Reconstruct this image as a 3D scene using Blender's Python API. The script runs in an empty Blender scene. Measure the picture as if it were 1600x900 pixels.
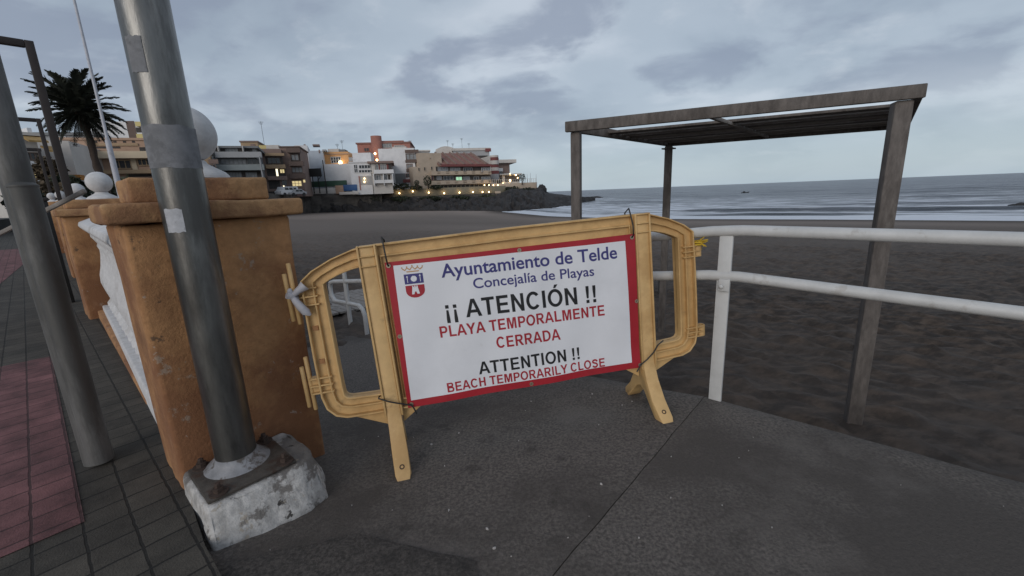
import bpy, bmesh, math, random
from mathutils import Vector, Matrix, noise
import numpy as np

random.seed(7)
SC = bpy.context.scene
COL = SC.collection
R = math.radians

# ------------------------------------------------------------------ camera, sky, sun, exposure
EYE = Vector((0, 0, 1.3))
PITCH, ROLL, FOC = R(12.75), R(2.3), 656.0
_r0, _u0 = Vector((1, 0, 0)), Vector((0, math.sin(PITCH), math.cos(PITCH)))
FWD = Vector((0, math.cos(PITCH), -math.sin(PITCH)))
RGT = _r0 * math.cos(ROLL) - _u0 * math.sin(ROLL)
UPV = _u0 * math.cos(ROLL) + _r0 * math.sin(ROLL)
cd = bpy.data.cameras.new('camera'); cam = bpy.data.objects.new('camera', cd); COL.objects.link(cam)
cam.matrix_world = Matrix(((RGT.x, UPV.x, -FWD.x, EYE.x), (RGT.y, UPV.y, -FWD.y, EYE.y), (RGT.z, UPV.z, -FWD.z, EYE.z), (0, 0, 0, 1)))
cd.sensor_width = 36; cd.lens = 36 * FOC / 1600; cd.clip_start = .05; cd.clip_end = 9000
SC.camera = cam

SUN_EL, SUN_AZ, SUN_STR = R(20), R(202), 1.15          # azimuth clockwise from +Y (behind the viewer, a little left)
w = bpy.data.worlds.new('World'); SC.world = w; w.use_nodes = True
def build_sky():
    nt = w.node_tree; nt.nodes.clear(); N = nt.nodes.new; L = nt.links.new
    out = N('ShaderNodeOutputWorld'); bg = N('ShaderNodeBackground'); bg.inputs['Strength'].default_value = .1
    sky = N('ShaderNodeTexSky'); sky.sky_type = 'NISHITA'; sky.sun_disc = False
    sky.sun_elevation = SUN_EL; sky.sun_rotation = SUN_AZ
    tc = N('ShaderNodeTexCoord')
    sep = N('ShaderNodeSeparateXYZ'); L(tc.outputs['Generated'], sep.inputs[0])
    def math_(op, a, b=None, clamp=False):
        m = N('ShaderNodeMath'); m.operation = op; m.use_clamp = clamp
        for i, v in enumerate((a, b)):
            if v is None: continue
            if isinstance(v, (int, float)): m.inputs[i].default_value = v
            else: L(v, m.inputs[i])
        return m.outputs[0]
    zc = math_('MAXIMUM', sep.outputs['Z'], 0.0)
    den = math_('ADD', zc, .30)
    cx, cy = math_('DIVIDE', sep.outputs['X'], den), math_('DIVIDE', sep.outputs['Y'], den)
    cmb = N('ShaderNodeCombineXYZ'); L(cx, cmb.inputs[0]); L(cy, cmb.inputs[1])
    def noise_(scale, det, rough, off, dist=0.0):
        mp = N('ShaderNodeMapping'); mp.inputs['Location'].default_value = off; mp.inputs['Scale'].default_value = (1, 1.15, 1)
        mp.inputs['Rotation'].default_value = (0, 0, R(25))
        L(cmb.outputs[0], mp.inputs[0])
        n = N('ShaderNodeTexNoise'); n.inputs['Scale'].default_value = scale; n.inputs['Detail'].default_value = det
        n.inputs['Roughness'].default_value = rough; n.inputs['Distortion'].default_value = dist
        L(mp.outputs[0], n.inputs['Vector']); return n.outputs['Fac']
    def ramp(fac, stops):
        r = N('ShaderNodeValToRGB'); r.color_ramp.interpolation = 'EASE'; els = r.color_ramp.elements
        while len(els) < len(stops): els.new(.5)
        for e, (p, c) in zip(els, stops): e.position = p; e.color = (*c, 1)
        L(fac, r.inputs[0]); return r.outputs[0]
    def mix(fac, a, b):
        m = N('ShaderNodeMix'); m.data_type = 'RGBA'
        if isinstance(fac, (int, float)): m.inputs[0].default_value = fac
        else: L(fac, m.inputs[0])
        for i, v in ((6, a), (7, b)):
            if isinstance(v, tuple): m.inputs[i].default_value = (*v, 1)
            else: L(v, m.inputs[i])
        return m.outputs[2]
    # cloud decks: bright veil, slate undersides
    veil = ramp(noise_(1.35, 6, .5, (3.1, 1.7, 0), .3), [(.34, (.39, .465, .56)), (.50, (.49, .57, .665)), (.66, (.64, .71, .80))])
    dark = ramp(noise_(2.3, 7, .52, (7.4, 2.2, .6), .3), [(.45, (0, 0, 0)), (.60, (1, 1, 1))])
    dk = N('ShaderNodeRGBToBW'); L(dark, dk.inputs[0])
    lowf = ramp(zc, [(0.02, (.0, .0, .0)), (.22, (1, 1, 1))]); lf = N('ShaderNodeRGBToBW'); L(lowf, lf.inputs[0])
    dfac = math_('MULTIPLY', math_('MULTIPLY', dk.outputs[0], lf.outputs[0]), .78)
    cl = mix(dfac, veil, (.30, .35, .455))
    wisp = ramp(noise_(3.4, 6, .6, (1.0, 5.0, 2.0), .2), [(.55, (0, 0, 0)), (.74, (1, 1, 1))]); wb = N('ShaderNodeRGBToBW'); L(wisp, wb.inputs[0])
    cl = mix(math_('MULTIPLY', wb.outputs[0], .35), cl, (.72, .77, .84))
    hz = ramp(zc, [(0.0, (1, 1, 1)), (.16, (0, 0, 0))]); hb = N('ShaderNodeRGBToBW'); L(hz, hb.inputs[0])
    cl = mix(math_('MULTIPLY', hb.outputs[0], .75), cl, (.50, .62, .71))
    sc_ = N('ShaderNodeVectorMath'); sc_.operation = 'SCALE'; L(cl, sc_.inputs[0]); sc_.inputs['Scale'].default_value = 9.0
    fin = mix(.88, sky.outputs[0], sc_.outputs[0])
    L(fin, bg.inputs['Color']); L(bg.outputs[0], out.inputs[0])
build_sky()
sd = bpy.data.lights.new('sun', 'SUN'); sun = bpy.data.objects.new('sun', sd); COL.objects.link(sun)
sd.energy = SUN_STR; sd.angle = R(38); sd.color = (1, .955, .9)
sdir = Vector((math.sin(SUN_AZ) * math.cos(SUN_EL), math.cos(SUN_AZ) * math.cos(SUN_EL), math.sin(SUN_EL)))
sun.rotation_euler = sdir.to_track_quat('Z', 'Y').to_euler(); sun.location = (0, -20, 30)
vs = SC.view_settings; vs.view_transform = 'Standard'; vs.look = 'None'; vs.exposure = 0; vs.gamma = 1; vs.use_curve_mapping = False

# ------------------------------------------------------------------ helpers
def ray(px, py): return FWD + RGT * ((px - 800) / FOC) - UPV * ((py - 450) / FOC)
def at(px, py, Y):
    d = ray(px, py); return EYE + d * (Y / d.y)
def gz(px, py, z):
    d = ray(px, py); return EYE + d * ((z - EYE.z) / d.z)
_a = R(-48.5)                                   # the promenade wall runs along D1, the beach lies towards D2
D1, D2 = Vector((math.sin(_a), math.cos(_a), 0)), Vector((math.cos(_a), -math.sin(_a), 0))
def W(s, t, z=0.0): return D1 * s + D2 * t + Vector((0, 0, z))
def ST(P): return P.dot(D1), P.dot(D2)
ZUP = Vector((0, 0, 1))

def rootmat(o):
    m = Matrix.Identity(4)
    while o is not None:
        m = o.matrix_basis @ m; o = o.parent
    return m
def tag(o, label=None, cat=None, group=None, kind=None):
    if label: o['label'] = label
    if cat: o['category'] = cat
    if group: o['group'] = group
    if kind: o['kind'] = kind
    return o
def empty(name, loc, label, cat, group=None, rz=0):
    o = bpy.data.objects.new(name, None); COL.objects.link(o); o.location = loc; o.rotation_euler = (0, 0, rz)
    o.empty_display_size = .2
    return tag(o, label, cat, group)

class MB:
    """collects shapes in world coordinates, builds ONE mesh object"""
    def __init__(self): self.v = []; self.f = []; self.m = []; self.mi = 0
    def add(self, vs, fs):
        b = len(self.v); self.v += [Vector(p) for p in vs]
        for f in fs: self.f.append([b + i for i in f]); self.m.append(self.mi)
        return self
    def obox(self, c, ax, ay, az):              # centre and three half-axis vectors
        c = Vector(c); P = [c + ax * i + ay * j + az * k for k in (-1, 1) for j in (-1, 1) for i in (-1, 1)]
        return self.add(P, [(0, 2, 3, 1), (4, 5, 7, 6), (0, 1, 5, 4), (2, 6, 7, 3), (0, 4, 6, 2), (1, 3, 7, 5)])
    def wbox(self, s0, s1, t0, t1, z0, z1):
        return self.obox(W((s0 + s1) / 2, (t0 + t1) / 2, (z0 + z1) / 2), D1 * ((s1 - s0) / 2), D2 * ((t1 - t0) / 2), ZUP * ((z1 - z0) / 2))
    def bar(self, p, q, wd, ht, up=ZUP):
        p, q = Vector(p), Vector(q); d = q - p; n = d.normalized(); sd_ = n.cross(up).normalized(); u2 = sd_.cross(n)
        return self.obox((p + q) / 2, d / 2, sd_ * wd / 2, u2 * ht / 2)
    def tube(self, pts, r, seg=12, cap=True):
        pts = [Vector(p) for p in pts]; n = len(pts); rs = r if isinstance(r, (list, tuple)) else [r] * n
        T = [(pts[min(i + 1, n - 1)] - pts[max(i - 1, 0)]).normalized() for i in range(n)]
        a = T[0].cross(ZUP);  a = a if a.length > 1e-3 else T[0].cross(Vector((1, 0, 0))); a.normalize()
        V = []; b0 = None
        for i in range(n):
            a = (a - T[i] * a.dot(T[i])).normalized(); b = T[i].cross(a)
            V += [pts[i] + (a * math.cos(2 * math.pi * k / seg) + b * math.sin(2 * math.pi * k / seg)) * rs[i] for k in range(seg)]
        F = [(i * seg + k, i * seg + (k + 1) % seg, (i + 1) * seg + (k + 1) % seg, (i + 1) * seg + k) for i in range(n - 1) for k in range(seg)]
        if cap: F += [tuple(reversed(range(seg))), tuple((n - 1) * seg + k for k in range(seg))]
        return self.add(V, F)
    def lathe(self, c, prof, seg=24, ex=Vector((1, 0, 0)), ey=Vector((0, 1, 0)), ez=ZUP):
        c = Vector(c); n = len(prof)
        V = [c + (ex * math.cos(2 * math.pi * k / seg) + ey * math.sin(2 * math.pi * k / seg)) * r + ez * z for r, z in prof for k in range(seg)]
        F = [(i * seg + k, i * seg + (k + 1) % seg, (i + 1) * seg + (k + 1) % seg, (i + 1) * seg + k) for i in range(n - 1) for k in range(seg)]
        if prof[0][0] > 1e-4: F.append(tuple(reversed(range(seg))))
        if prof[-1][0] > 1e-4: F.append(tuple((n - 1) * seg + k for k in range(seg)))
        return self.add(V, F)
    def prism(self, poly, o, ex, ey, ez, z0, z1):   # polygon in (ex,ey) extruded along ez
        n = len(poly); V = [o + ex * x + ey * y + ez * z for z in (z0, z1) for x, y in poly]
        return self.add(V, [tuple(reversed(range(n))), tuple(range(n, 2 * n))] + [(i, (i + 1) % n, n + (i + 1) % n, n + i) for i in range(n)])
    def ring(self, outer, inner, o, ex, ey, ez, z0, z1):   # closed band between two loops
        n = len(outer); V = [o + ex * x + ey * y + ez * z for z in (z0, z1) for lp in (outer, inner) for x, y in lp]
        F = []
        for i in range(n):
            j = (i + 1) % n
            F += [(i, n + i, n + j, j), (2 * n + i, 2 * n + j, 3 * n + j, 3 * n + i), (i, j, 2 * n + j, 2 * n + i), (n + j, n + i, 3 * n + i, 3 * n + j)]
        return self.add(V, F)
    def build(self, name, mat, parent=None, bevel=0, smooth=None, seg=2, fix=True):
        me = bpy.data.meshes.new(name); inv = rootmat(parent).inverted() if parent else None
        if parent is None and self.v:
            lo = Vector([min(p[i] for p in self.v) for i in range(3)]); hi = Vector([max(p[i] for p in self.v) for i in range(3)])
            org = Vector(((lo.x + hi.x) / 2, (lo.y + hi.y) / 2, lo.z)); inv = Matrix.Translation(-org)
        vv = [inv @ p for p in self.v]
        me.from_pydata([tuple(p) for p in vv], [], self.f)
        mats = mat if isinstance(mat, (list, tuple)) else [mat]
        for m_ in mats: me.materials.append(m_)
        if len(mats) > 1: me.polygons.foreach_set('material_index', self.m)
        if fix or bevel:
            bm = bmesh.new(); bm.from_mesh(me)
            if fix: bmesh.ops.recalc_face_normals(bm, faces=bm.faces[:])
            if bevel:
                es = [e for e in bm.edges if len(e.link_faces) == 2 and e.calc_face_angle(0) > .5]
                bmesh.ops.bevel(bm, geom=es, offset=bevel, segments=seg, affect='EDGES', profile=.5, clamp_overlap=True)
            bm.to_mesh(me); bm.free()
        if smooth or bevel:
            me.polygons.foreach_set('use_smooth', [True] * len(me.polygons)); me.set_sharp_from_angle(angle=R(smooth or 40))
        o = bpy.data.objects.new(name, me); COL.objects.link(o)
        if parent is not None: o.parent = parent
        else: o.location = org
        return o

def mat(name, c, rough=.8, var=.18, scale=6., stain=None, stain_amt=.5, stain_scale=1.6, bump=.0, bscale=60., metal=0., spec=.5, emit=None, estr=0., coord='Object', det=5, edge=.08, con=(.3, .72), stretch=None, low=()):
    m = bpy.data.materials.new(name); m.use_nodes = True; nt = m.node_tree; N = nt.nodes.new; L = nt.links.new
    b = nt.nodes['Principled BSDF']; b.inputs['Roughness'].default_value = rough; b.inputs['Metallic'].default_value = metal
    b.inputs['Specular IOR Level'].default_value = spec
    if emit:
        b.inputs['Base Color'].default_value = (*c, 1); b.inputs['Emission Color'].default_value = (*emit, 1); b.inputs['Emission Strength'].default_value = estr
        return m
    tc = N('ShaderNodeTexCoord'); co = tc.outputs[coord]
    if stretch:
        ms = N('ShaderNodeMapping'); ms.inputs['Scale'].default_value = stretch; L(co, ms.inputs[0]); co = ms.outputs[0]
    n1 = N('ShaderNodeTexNoise'); n1.inputs['Scale'].default_value = scale; n1.inputs['Detail'].default_value = det; n1.inputs['Roughness'].default_value = .65
    L(co, n1.inputs['Vector'])
    r = N('ShaderNodeValToRGB'); r.color_ramp.elements[0].position = con[0]; r.color_ramp.elements[1].position = con[1]
    r.color_ramp.elements[0].color = (*[x * (1 - var) for x in c], 1); r.color_ramp.elements[1].color = (*[min(1, x * (1 + var)) for x in c], 1)
    L(n1.outputs['Fac'], r.inputs[0]); col = r.outputs[0]
    stains = [] if stain is None else (stain if isinstance(stain, list) else [(stain, stain_amt, stain_scale, .56)])
    for k, (scol, amt, ssc, th) in enumerate(stains):
        n2 = N('ShaderNodeTexNoise'); n2.inputs['Scale'].default_value = ssc; n2.inputs['Detail'].default_value = 8; n2.inputs['Roughness'].default_value = .68
        mp = N('ShaderNodeMapping'); mp.inputs['Location'].default_value = (3.7 * k + 1.3, 2.1 * k, 5.5 * k); L(co, mp.inputs[0]); L(mp.outputs[0], n2.inputs['Vector'])
        r2 = N('ShaderNodeValToRGB'); r2.color_ramp.elements[0].position = th; r2.color_ramp.elements[1].position = min(1, th + edge)
        L(n2.outputs['Fac'], r2.inputs[0])
        mm = N('ShaderNodeMath'); mm.operation = 'MULTIPLY'; mm.inputs[1].default_value = amt; L(r2.outputs[0], mm.inputs[0])
        mx = N('ShaderNodeMix'); mx.data_type = 'RGBA'; L(mm.outputs[0], mx.inputs[0]); L(col, mx.inputs[6]); mx.inputs[7].default_value = (*scol, 1); col = mx.outputs[2]
    for k, (scol, amt, ssc, th, kz, ztop_) in enumerate(low):   # peeling and spalling that is denser near the foot
        sp_ = N('ShaderNodeSeparateXYZ'); L(tc.outputs['Object'], sp_.inputs[0])
        m1 = N('ShaderNodeMath'); m1.operation = 'SUBTRACT'; m1.inputs[0].default_value = ztop_; L(sp_.outputs['Z'], m1.inputs[1])
        m2_ = N('ShaderNodeMath'); m2_.operation = 'MAXIMUM'; L(m1.outputs[0], m2_.inputs[0])
        n2 = N('ShaderNodeTexNoise'); n2.inputs['Scale'].default_value = ssc; n2.inputs['Detail'].default_value = 9; n2.inputs['Roughness'].default_value = .7
        mp = N('ShaderNodeMapping'); mp.inputs['Location'].default_value = (9.1 + k * 4, 2.7, k * 3.3); L(co, mp.inputs[0]); L(mp.outputs[0], n2.inputs['Vector'])
        m3 = N('ShaderNodeMath'); m3.operation = 'MULTIPLY_ADD'; L(m2_.outputs[0], m3.inputs[0]); m3.inputs[1].default_value = kz; L(n2.outputs['Fac'], m3.inputs[2])
        r2 = N('ShaderNodeValToRGB'); r2.color_ramp.elements[0].position = th; r2.color_ramp.elements[1].position = th + .03; L(m3.outputs[0], r2.inputs[0])
        mm = N('ShaderNodeMath'); mm.operation = 'MULTIPLY'; mm.inputs[1].default_value = amt; L(r2.outputs[0], mm.inputs[0])
        mx = N('ShaderNodeMix'); mx.data_type = 'RGBA'; L(mm.outputs[0], mx.inputs[0]); L(col, mx.inputs[6]); mx.inputs[7].default_value = (*scol, 1); col = mx.outputs[2]
    L(col, b.inputs['Base Color'])
    if bump:
        n3 = N('ShaderNodeTexNoise'); n3.inputs['Scale'].default_value = bscale; n3.inputs['Detail'].default_value = 5; n3.inputs['Roughness'].default_value = .7
        L(co, n3.inputs['Vector'])
        bp = N('ShaderNodeBump'); bp.inputs['Strength'].default_value = bump; bp.inputs['Distance'].default_value = .01; L(n3.outputs['Fac'], bp.inputs['Height']); L(bp.outputs[0], b.inputs['Normal'])
    return m

def roughen(o, cuts, amp, scale, seed=0.0):
    """subdivide a mesh and push its surface about a little (chipped plaster, rough concrete)"""
    bm = bmesh.new(); bm.from_mesh(o.data)
    for _ in range(cuts):
        es = [e for e in bm.edges if e.calc_length() > .04]
        bmesh.ops.subdivide_edges(bm, edges=es, cuts=1, use_grid_fill=True)
    bmesh.ops.recalc_face_normals(bm, faces=bm.faces[:]); bm.normal_update()
    for v in bm.verts:
        p = v.co * scale + Vector((seed, seed * 2, seed * 3))
        v.co += v.normal * (noise.noise(p) * amp + noise.noise(p * 3.1) * amp * .45)
    bm.to_mesh(o.data); bm.free()
    o.data.polygons.foreach_set('use_smooth', [True] * len(o.data.polygons)); o.data.set_sharp_from_angle(angle=R(50))

# ------------------------------------------------------------------ materials
M = {}
M['stucco'] = mat('orange_stucco', (.395, .205, .092), .95, .15, 20, [((.20, .085, .040), .85, .9, .47), ((.13, .058, .030), .6, 1.9, .57), ((.43, .27, .15), .5, 3.1, .60), ((.40, .27, .16), .6, 5.5, .66), ((.07, .04, .025), .7, 8, .72)], bump=.6, bscale=55, edge=.12, con=(.34, .68), low=(((.34, .28, .225), .6, 5.0, .685, .13, .50), ((.075, .05, .036), .75, 7.0, .70, .12, .45), ((.42, .36, .31), .6, 12.0, .70, .10, .6)))
M['stucco_cap'] = mat('orange_stucco_cap', (.40, .225, .108), .95, .16, 20, [((.23, .112, .058), .8, 1.5, .49), ((.52, .36, .20), .6, 4.2, .61), ((.13, .065, .038), .7, 5.5, .62)], bump=.6, bscale=55, edge=.07, con=(.38, .64))
M['white_paint'] = mat('white_masonry_paint', (.56, .55, .55), .88, .14, 14, [((.36, .335, .31), .55, 3., .54), ((.2, .18, .16), .5, 9, .64)], bump=.25, bscale=50, edge=.1)
M['galv'] = mat('galvanised_steel', (.17, .166, .158), .36, .35, 14, [((.085, .08, .076), .75, 5, .48), ((.36, .355, .345), .5, 9, .60), ((.09, .07, .055), .7, 16, .66)], metal=.85, bump=.12, bscale=70, edge=.1, stretch=(1, 1, .22))
M['galv_dull'] = mat('dull_galvanised_steel', (.135, .132, .128), .62, .3, 16, [((.07, .068, .064), .7, 6, .49), ((.22, .215, .21), .5, 10, .62)], metal=.35, bump=.12, bscale=80, edge=.1, stretch=(1, 1, .2))
M['tape'] = mat('old_grey_tape', (.185, .185, .195), .75, .2, 20, [((.10, .10, .105), .6, 9, .53)], bump=.2, bscale=60)
M['sticker'] = mat('weathered_sticker', (.42, .42, .44), .8, .15, 40, [((.2, .2, .22), .6, 26, .54)], bump=.1)
M['plate'] = mat('dirty_base_plate', (.085, .073, .062), .6, .35, 18, [((.07, .04, .028), .8, 9, .52), ((.32, .31, .30), .45, 6, .6)], metal=.25, bump=.3, bscale=90)
M['weld'] = mat('painted_weld_collar', (.27, .265, .27), .55, .25, 16, [((.085, .065, .05), .85, 9, .53)], metal=.3, bump=.2, edge=.06)
M['rust'] = mat('rusty_bolt', (.05, .031, .023), .8, .5, 60, bump=.3)
M['footing'] = mat('flaking_white_footing', (.44, .42, .40), .92, .24, 22, [((.12, .105, .093), .85, 3.2, .50), ((.035, .03, .027), .95, 7.5, .62), ((.33, .28, .22), .7, 11, .60)], bump=1.0, bscale=35, edge=.035, con=(.38, .64))
M['concrete'] = None
M['barrier'] = mat('tan_plastic', (.60, .39, .17), .55, .10, 14, [((.40, .225, .08), .6, 2.2, .50), ((.21, .13, .062), .65, 7, .62), ((.70, .52, .30), .5, 12, .64)], bump=.15, bscale=110, edge=.12)
M['banner_white'] = mat('banner_vinyl_white', (.72, .72, .75), .5, .03, 5, [((.60, .60, .625), .55, 2.4, .52), ((.50, .48, .46), .35, 9, .67)], edge=.2)
M['banner_red'] = mat('banner_print_red', (.36, .014, .024), .5, .08, 12, [((.22, .012, .02), .6, 5, .55)], edge=.2)
M['ink_navy'] = mat('print_navy', (.045, .042, .18), .5, .05)
M['ink_black'] = mat('print_black', (.012, .012, .014), .5, .05)
M['ink_red'] = mat('print_red', (.36, .018, .03), .5, .05)
M['ink_gold'] = mat('print_gold', (.50, .28, .13), .5, .05)
M['brass'] = mat('eyelet_metal', (.45, .38, .28), .4, .1, metal=.7)
M['cable'] = mat('black_plastic', (.012, .012, .013), .45, .1)
M['rag'] = mat('dirty_plastic_rag', (.42, .41, .44), .6, .15, 20)
M['rope'] = mat('yellow_rope', (.55, .36, .03), .8, .2, 40)
M['rail'] = mat('white_rail_paint', (.52, .515, .505), .5, .10, 9, [((.36, .33, .30), .5, 6, .60), ((.13, .085, .06), .8, 15, .715), ((.05, .04, .035), .8, 30, .72)], bump=.1, bscale=60, edge=.05)
M['timber'] = mat('weathered_timber', (.125, .108, .098), .88, .35, 26, [((.062, .051, .045), .7, 5, .50), ((.21, .19, .175), .45, 11, .58)], bump=.4, bscale=50, edge=.12, stretch=(1, 1, .3))
M['timber_pale'] = mat('pale_weathered_timber', (.25, .225, .205), .88, .3, 12, [((.12, .10, .088), .65, 5, .53)], bump=.3, bscale=50)
M['corten'] = mat('brown_painted_steel', (.026, .017, .014), .6, .2, 8, bump=.05)
M['iron'] = mat('white_mast_paint', (.45, .45, .49), .5, .12, 6, [((.28, .26, .25), .5, 4, .58)])
M['bark'] = mat('palm_bark', (.05, .034, .026), .95, .35, 14, bump=.8, bscale=25)
M['frond'] = mat('palm_frond', (.024, .027, .017), .7, .45, 3)
M['leaf'] = mat('dark_leaf', (.028, .036, .019), .8, .5, 1.2)
M['leaf2'] = mat('olive_leaf', (.05, .055, .028), .8, .45, 1.5)
M['shell'] = mat('pale_shell', (.45, .42, .40), .8, .2, 30)
M['bush_brown'] = mat('dry_leaf', (.085, .06, .035), .9, .4, 2)

def sand_mat():
    #
    m = mat('dark_volcanic_sand', (.057, .040, .029), .95, .5, 5.5, [((.066, .052, .043), .5, .3, .50), ((.021, .015, .0115), .85, 3.4, .51), ((.105, .080, .062), .6, 6, .59)], bump=1.0, bscale=16, edge=.1, con=(.40, .62), stretch=(.8, 1.5, 1))
    return m
M['sand'] = sand_mat()
def dry_sand_sheen(m):
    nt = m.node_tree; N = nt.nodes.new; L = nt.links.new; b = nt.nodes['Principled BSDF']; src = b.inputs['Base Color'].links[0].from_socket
    a = N('ShaderNodeAttribute'); a.attribute_name = 'dry'  # holds real dry bands plus the grazing sheen painted in with distance
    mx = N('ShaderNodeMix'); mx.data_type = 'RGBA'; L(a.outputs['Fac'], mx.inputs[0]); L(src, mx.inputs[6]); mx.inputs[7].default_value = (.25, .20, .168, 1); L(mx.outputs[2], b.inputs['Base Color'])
dry_sand_sheen(M['sand'])
def concrete_mat():
    m = mat('worn_concrete', (.125, .107, .094), .95, .40, 70, [((.072, .060, .052), .8, .75, .48), ((.17, .148, .132), .55, 1.3, .57), ((.040, .034, .030), .65, 4.5, .58), ((.17, .152, .138), .45, 60, .62), ((.028, .024, .021), .6, 75, .61)], bump=1.0, bscale=80, det=8, edge=.12, con=(.38, .62))
    return m
M['concrete'] = concrete_mat()
def paver_mat(name, c, grout, bw, bh, shift=(0, 0)):
    m = bpy.data.materials.new(name); m.use_nodes = True; nt = m.node_tree; N = nt.nodes.new; L = nt.links.new
    b = nt.nodes['Principled BSDF']; b.inputs['Roughness'].default_value = .9
    tc = N('ShaderNodeTexCoord'); mp = N('ShaderNodeMapping'); mp.inputs['Location'].default_value = (shift[0], shift[1], 0); L(tc.outputs['Object'], mp.inputs[0])
    nz = N('ShaderNodeTexNoise'); nz.inputs['Scale'].default_value = 14; nz.inputs['Detail'].default_value = 3; L(tc.outputs['Object'], nz.inputs['Vector'])
    mx0 = N('ShaderNodeVectorMath'); mx0.operation = 'MULTIPLY_ADD'; L(nz.outputs['Color'], mx0.inputs[0]); mx0.inputs[1].default_value = (.012, .012, 0); L(mp.outputs[0], mx0.inputs[2])
    br = N('ShaderNodeTexBrick'); br.offset = 0; br.squash = 1; br.inputs['Scale'].default_value = 1; br.inputs['Brick Width'].default_value = bw; br.inputs['Row Height'].default_value = bh
    br.inputs['Mortar Size'].default_value = .0065; br.inputs['Mortar Smooth'].default_value = .5; br.inputs['Bias'].default_value = 0
    br.inputs['Color1'].default_value = (*[x * .82 for x in c], 1); br.inputs['Color2'].default_value = (*[x * 1.15 for x in c], 1); br.inputs['Mortar'].default_value = (*grout, 1)
    L(mx0.outputs[0], br.inputs['Vector'])
    n2 = N('ShaderNodeTexNoise'); n2.inputs['Scale'].default_value = 3.2; n2.inputs['Detail'].default_value = 10; n2.inputs['Roughness'].default_value = .78; L(tc.outputs['Object'], n2.inputs['Vector'])
    r = N('ShaderNodeValToRGB'); r.color_ramp.elements[0].position = .35; r.color_ramp.elements[1].position = .7; r.color_ramp.elements[0].color = (.42, .41, .40, 1); r.color_ramp.elements[1].color = (1.3, 1.28, 1.24, 1); L(n2.outputs['Fac'], r.inputs[0])
    mu = N('ShaderNodeMix'); mu.data_type = 'RGBA'; mu.blend_type = 'MULTIPLY'; mu.inputs[0].default_value = 1; L(br.outputs['Color'], mu.inputs[6]); L(r.outputs[0], mu.inputs[7]); L(mu.outputs[2], b.inputs['Base Color'])
    n3 = N('ShaderNodeTexNoise'); n3.inputs['Scale'].default_value = 130; n3.inputs['Detail'].default_value = 4; L(tc.outputs['Object'], n3.inputs['Vector'])
    ad = N('ShaderNodeMath'); ad.operation = 'MULTIPLY_ADD'; ad.inputs[1].default_value = -1.2; L(br.outputs['Fac'], ad.inputs[0]); L(n3.outputs['Fac'], ad.inputs[2])
    bp = N('ShaderNodeBump'); bp.inputs['Strength'].default_value = .6; bp.inputs['Distance'].default_value = .006; L(ad.outputs[0], bp.inputs['Height']); L(bp.outputs[0], b.inputs['Normal'])
    return m

# ------------------------------------------------------------------ the ground
def frange(a, b, d):
    out = []; x = a
    while x < b - 1e-6: out.append(x); x += d
    return out
SHORE = [(-400, 60), (-60, 54), (-9, 52.7), (4, 52.3), (23, 50.8), (39, 54), (60, 66), (90, 92), (130, 120), (400, 300)]
def shore(s):
    for (a, ta), (b, tb) in zip(SHORE, SHORE[1:]):
        if s <= b: return ta + (tb - ta) * max(0, (s - a)) / (b - a)
    return SHORE[-1][1]
SEA_Z = -2.5
def sand_z(s, t):
    ts = shore(s)
    z = -.47 - 2.03 * (t - 2.6) / (ts - 2.6)
    if t > ts: z = SEA_Z - .05 * (t - ts)
    return max(z, -7)
def grid_sheet(name, S, T, zf, m, keep=None):
    nT = len(T); V = [W(s, t, zf(s, t)) for s in S for t in T]
    F = []
    for i in range(len(S) - 1):
        for j in range(nT - 1):
            if keep and not keep((S[i] + S[i + 1]) / 2, (T[j] + T[j + 1]) / 2): continue
            F.append((i * nT + j, i * nT + j + 1, (i + 1) * nT + j + 1, (i + 1) * nT + j))
    mb = MB(); mb.add(V, F); return mb.build(name, m, smooth=80, fix=False)

def sand_full(s, t):
    z = sand_z(s, t); d = math.hypot(s, t)
    k = max(0, 1 - d / 45)
    if k > 0 and t < shore(s) - 3:
        p = Vector((s, t, 0))
        # trampled sand: soft overlapping dents
        n = noise.noise(p * 2.3) * .045 + abs(noise.noise(Vector((s * 1.9 + 9, t * 3.9, 2)))) * .09 + abs(noise.noise(Vector((s * 4.2, t * 7.6 + 3, 5)))) * .05
        z += 1.35 * (n - .05) * min(1, k * 1.6)
        z += noise.noise(p * .35) * .06 * min(1, k * 2) * min(1, max(0, (t - 3) / 4))
    return z
S = frange(-420, -40, 20) + frange(-40, -8, 1.2) + frange(-8, 12, .085) + frange(12, 30, .3) + frange(30, 160, 2.5) + frange(160, 420, 20)
T = frange(-6, 2, 1.) + frange(2.0, 9, .07) + frange(9, 20, .2) + frange(20, 130, 1.6) + frange(130, 330, 20)
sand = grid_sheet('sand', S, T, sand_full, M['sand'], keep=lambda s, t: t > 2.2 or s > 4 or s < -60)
def dry_plus_sheen(s, t):           # pale dry sand lies in bands below the rocks; the wash line is wet; distance gradient paints in grazing sheen
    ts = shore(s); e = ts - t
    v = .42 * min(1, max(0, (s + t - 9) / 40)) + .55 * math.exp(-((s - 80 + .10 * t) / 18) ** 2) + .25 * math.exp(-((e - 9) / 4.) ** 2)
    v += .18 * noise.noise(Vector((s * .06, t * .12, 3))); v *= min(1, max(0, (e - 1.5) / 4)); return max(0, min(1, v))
_da = sand.data.attributes.new('dry', 'FLOAT', 'POINT'); _da.data.foreach_set('value', [dry_plus_sheen(s, t) for s in S for t in T])
tag(sand, kind='structure')

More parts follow.
